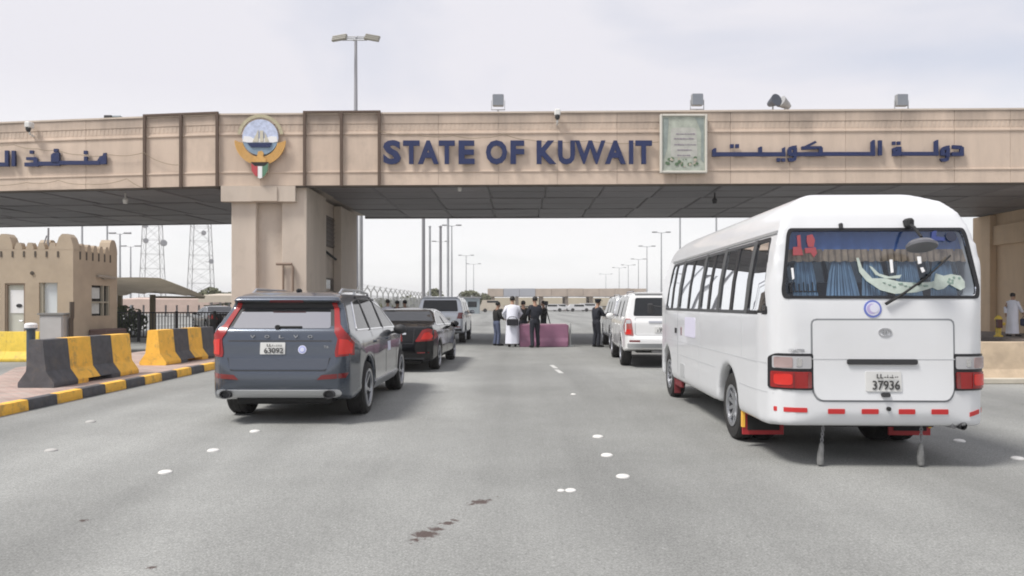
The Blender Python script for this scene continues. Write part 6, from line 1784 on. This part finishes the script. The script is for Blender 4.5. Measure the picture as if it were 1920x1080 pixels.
person(pp_(961, 26.9), R(4), 1.82, 'person in long white robe seen from behind at the pink barrier', None, None, robe=M_thobe, arms=(((-.30, .03, 1.16), (-.22, .22, .98)), ((.30, .03, 1.16), (.2, .24, 1.0))), lean=.12)
t = thing('shoulder_bag', (pp_(961, 26.68)[0], 26.62, .82), 0, 'black bag hanging behind the back of the man in the white robe', 'bag')
W = MB(); W.box((0, 0, .08), (.42, .12, .24), bev=.03); W.build('bag', M_bag, t, False)
W = MB(); W.tube([(-.16, 0, .2), (-.12, .04, .26), (0, .05, .28), (.12, .04, .26), (.16, 0, .2)], .012, 5); W.build('strap', M_bag, t, False)
person(pp_(981, 27.9), R(20), 1.66, 'person in dark clothes half hidden behind the man in white', M_blackcloth, M_uniform, arms=(((-.25, .03, 1.14), (-.2, .2, 1.0)), ((.28, .03, 1.14), (.3, .16, .96))))
person(pp_(1003, 26.45), R(20), 1.80, 'person in black uniform standing before the left part of the pink barrier', M_uniform, M_uniform, arms=(((-.26, .06, 1.16), (-.08, .27, 1.10)), ((.25, .06, 1.16), (.07, .28, 1.10))), feet=((-.12, -.04), (.15, .10)))
person(pp_(1019, 29.8), R(100), 1.66, 'person in dark clothes behind the pink barrier, operating the camera tripod', M_shirtdark, M_uniform, arms=(((-.24, .10, 1.2), (-.1, .32, 1.32)), ((.24, .10, 1.2), (.08, .32, 1.34))))
person(pp_(1118, 26.7), R(-62), 1.72, 'officer in black uniform and cap leaning to the pale silver car', M_uniform, M_uniform, arms=(((-.24, .14, 1.18), (-.14, .40, 1.16)), ((.24, .14, 1.18), (.12, .42, 1.14))), lean=.10, cap=M_uniform)
person((pp_(727, 30.5)[0], 30.5, .004), R(10), 1.72, 'person in white robe and purple headcloth behind the black saloon', None, None, robe=M_thobe)
person((pp_(745, 31.2)[0], 31.2, .004), R(-30), 1.68, 'person in purple top between two others behind the black saloon', mat('purple_cloth', (.09, .045, .12), .8), M_uniform)
person((pp_(759, 30.9)[0], 30.9, .004), R(40), 1.70, 'person with black hair in a pale top, rightmost behind the black saloon', mat('pale_cloth', (.45, .44, .42), .8), M_uniform)
p = at(1899, 620, 29.6)
person((p.x, 29.6, .262), R(-70), 1.72, 'person in white robe walking on the raised pavement at the right edge', None, None, robe=M_thobe, feet=((-.08, -.16), (.08, .16)), arms=(((-.24, -.10, 1.16), (-.22, -.10, .93)), ((.24, .08, 1.16), (.22, .24, .98))))
b = at(1917, 606, 29.6)
t = thing('dark_bag', (b.x - .03, 29.45, .95), 0, 'dark blue bag carried by the walking man in white', 'bag')
W = MB(); W.box((0, 0, -.12), (.3, .16, .3), bev=.05); W.tube([(-.1, 0, .02), (0, 0, .14), (.1, 0, .02)], .012, 5); W.build('bag', mat('navy_bag', (.02, .025, .06), .6), t, False)
# tripod with video camera
p = pp_(1024, 29.4)
t = thing('camera_tripod', (p[0], p[1], .004), 0, 'video camera on a black tripod behind the pink barrier', 'tripod')
for k in range(3):
    a = R(90 + 120 * k); W = MB(); W.tube([(0, 0, 1.35), (.42 * math.cos(a), .42 * math.sin(a), .0)], [.022, .015], 6); W.build('leg', M_black, t, False)
W = MB(); W.tube([(0, 0, 1.2), (0, 0, 1.5)], .03, 8); W.build('head', M_black, t, False)
W = MB(); W.box((0, 0, 1.58), (.14, .36, .16), bev=.02); W.lathe([(0, 0), (.06, 0), (.065, .12), (0, .12)], 12, Matrix.Translation((0, -.17, 1.58)) @ Matrix.Rotation(R(90), 4, 'X')); W.build('video_camera', M_dark, t, False)
# ------------------------------------------------------------------ dusty air
W = MB(); W.box((0, 20, 14.0), (2700, 2700, 30.2))
hz = W.build('haze', mat('tmp', (.5, .5, .5)), smooth=0)
hz.location.z = 0
m = bpy.data.materials.new('dusty_air'); m.use_nodes = True
t = m.node_tree; t.nodes.clear()
o = t.nodes.new('ShaderNodeOutputMaterial'); v = t.nodes.new('ShaderNodeVolumePrincipled')
v.inputs['Color'].default_value = (.93, .93, .94, 1); v.inputs['Density'].default_value = .0006; v.inputs['Anisotropy'].default_value = 0.0
t.links.new(v.outputs[0], o.inputs['Volume'])
hz.data.materials.clear(); hz.data.materials.append(m)
tag(hz, kind='stuff', label='thin pale dust haze that fades the far poles and towers', cat='haze')
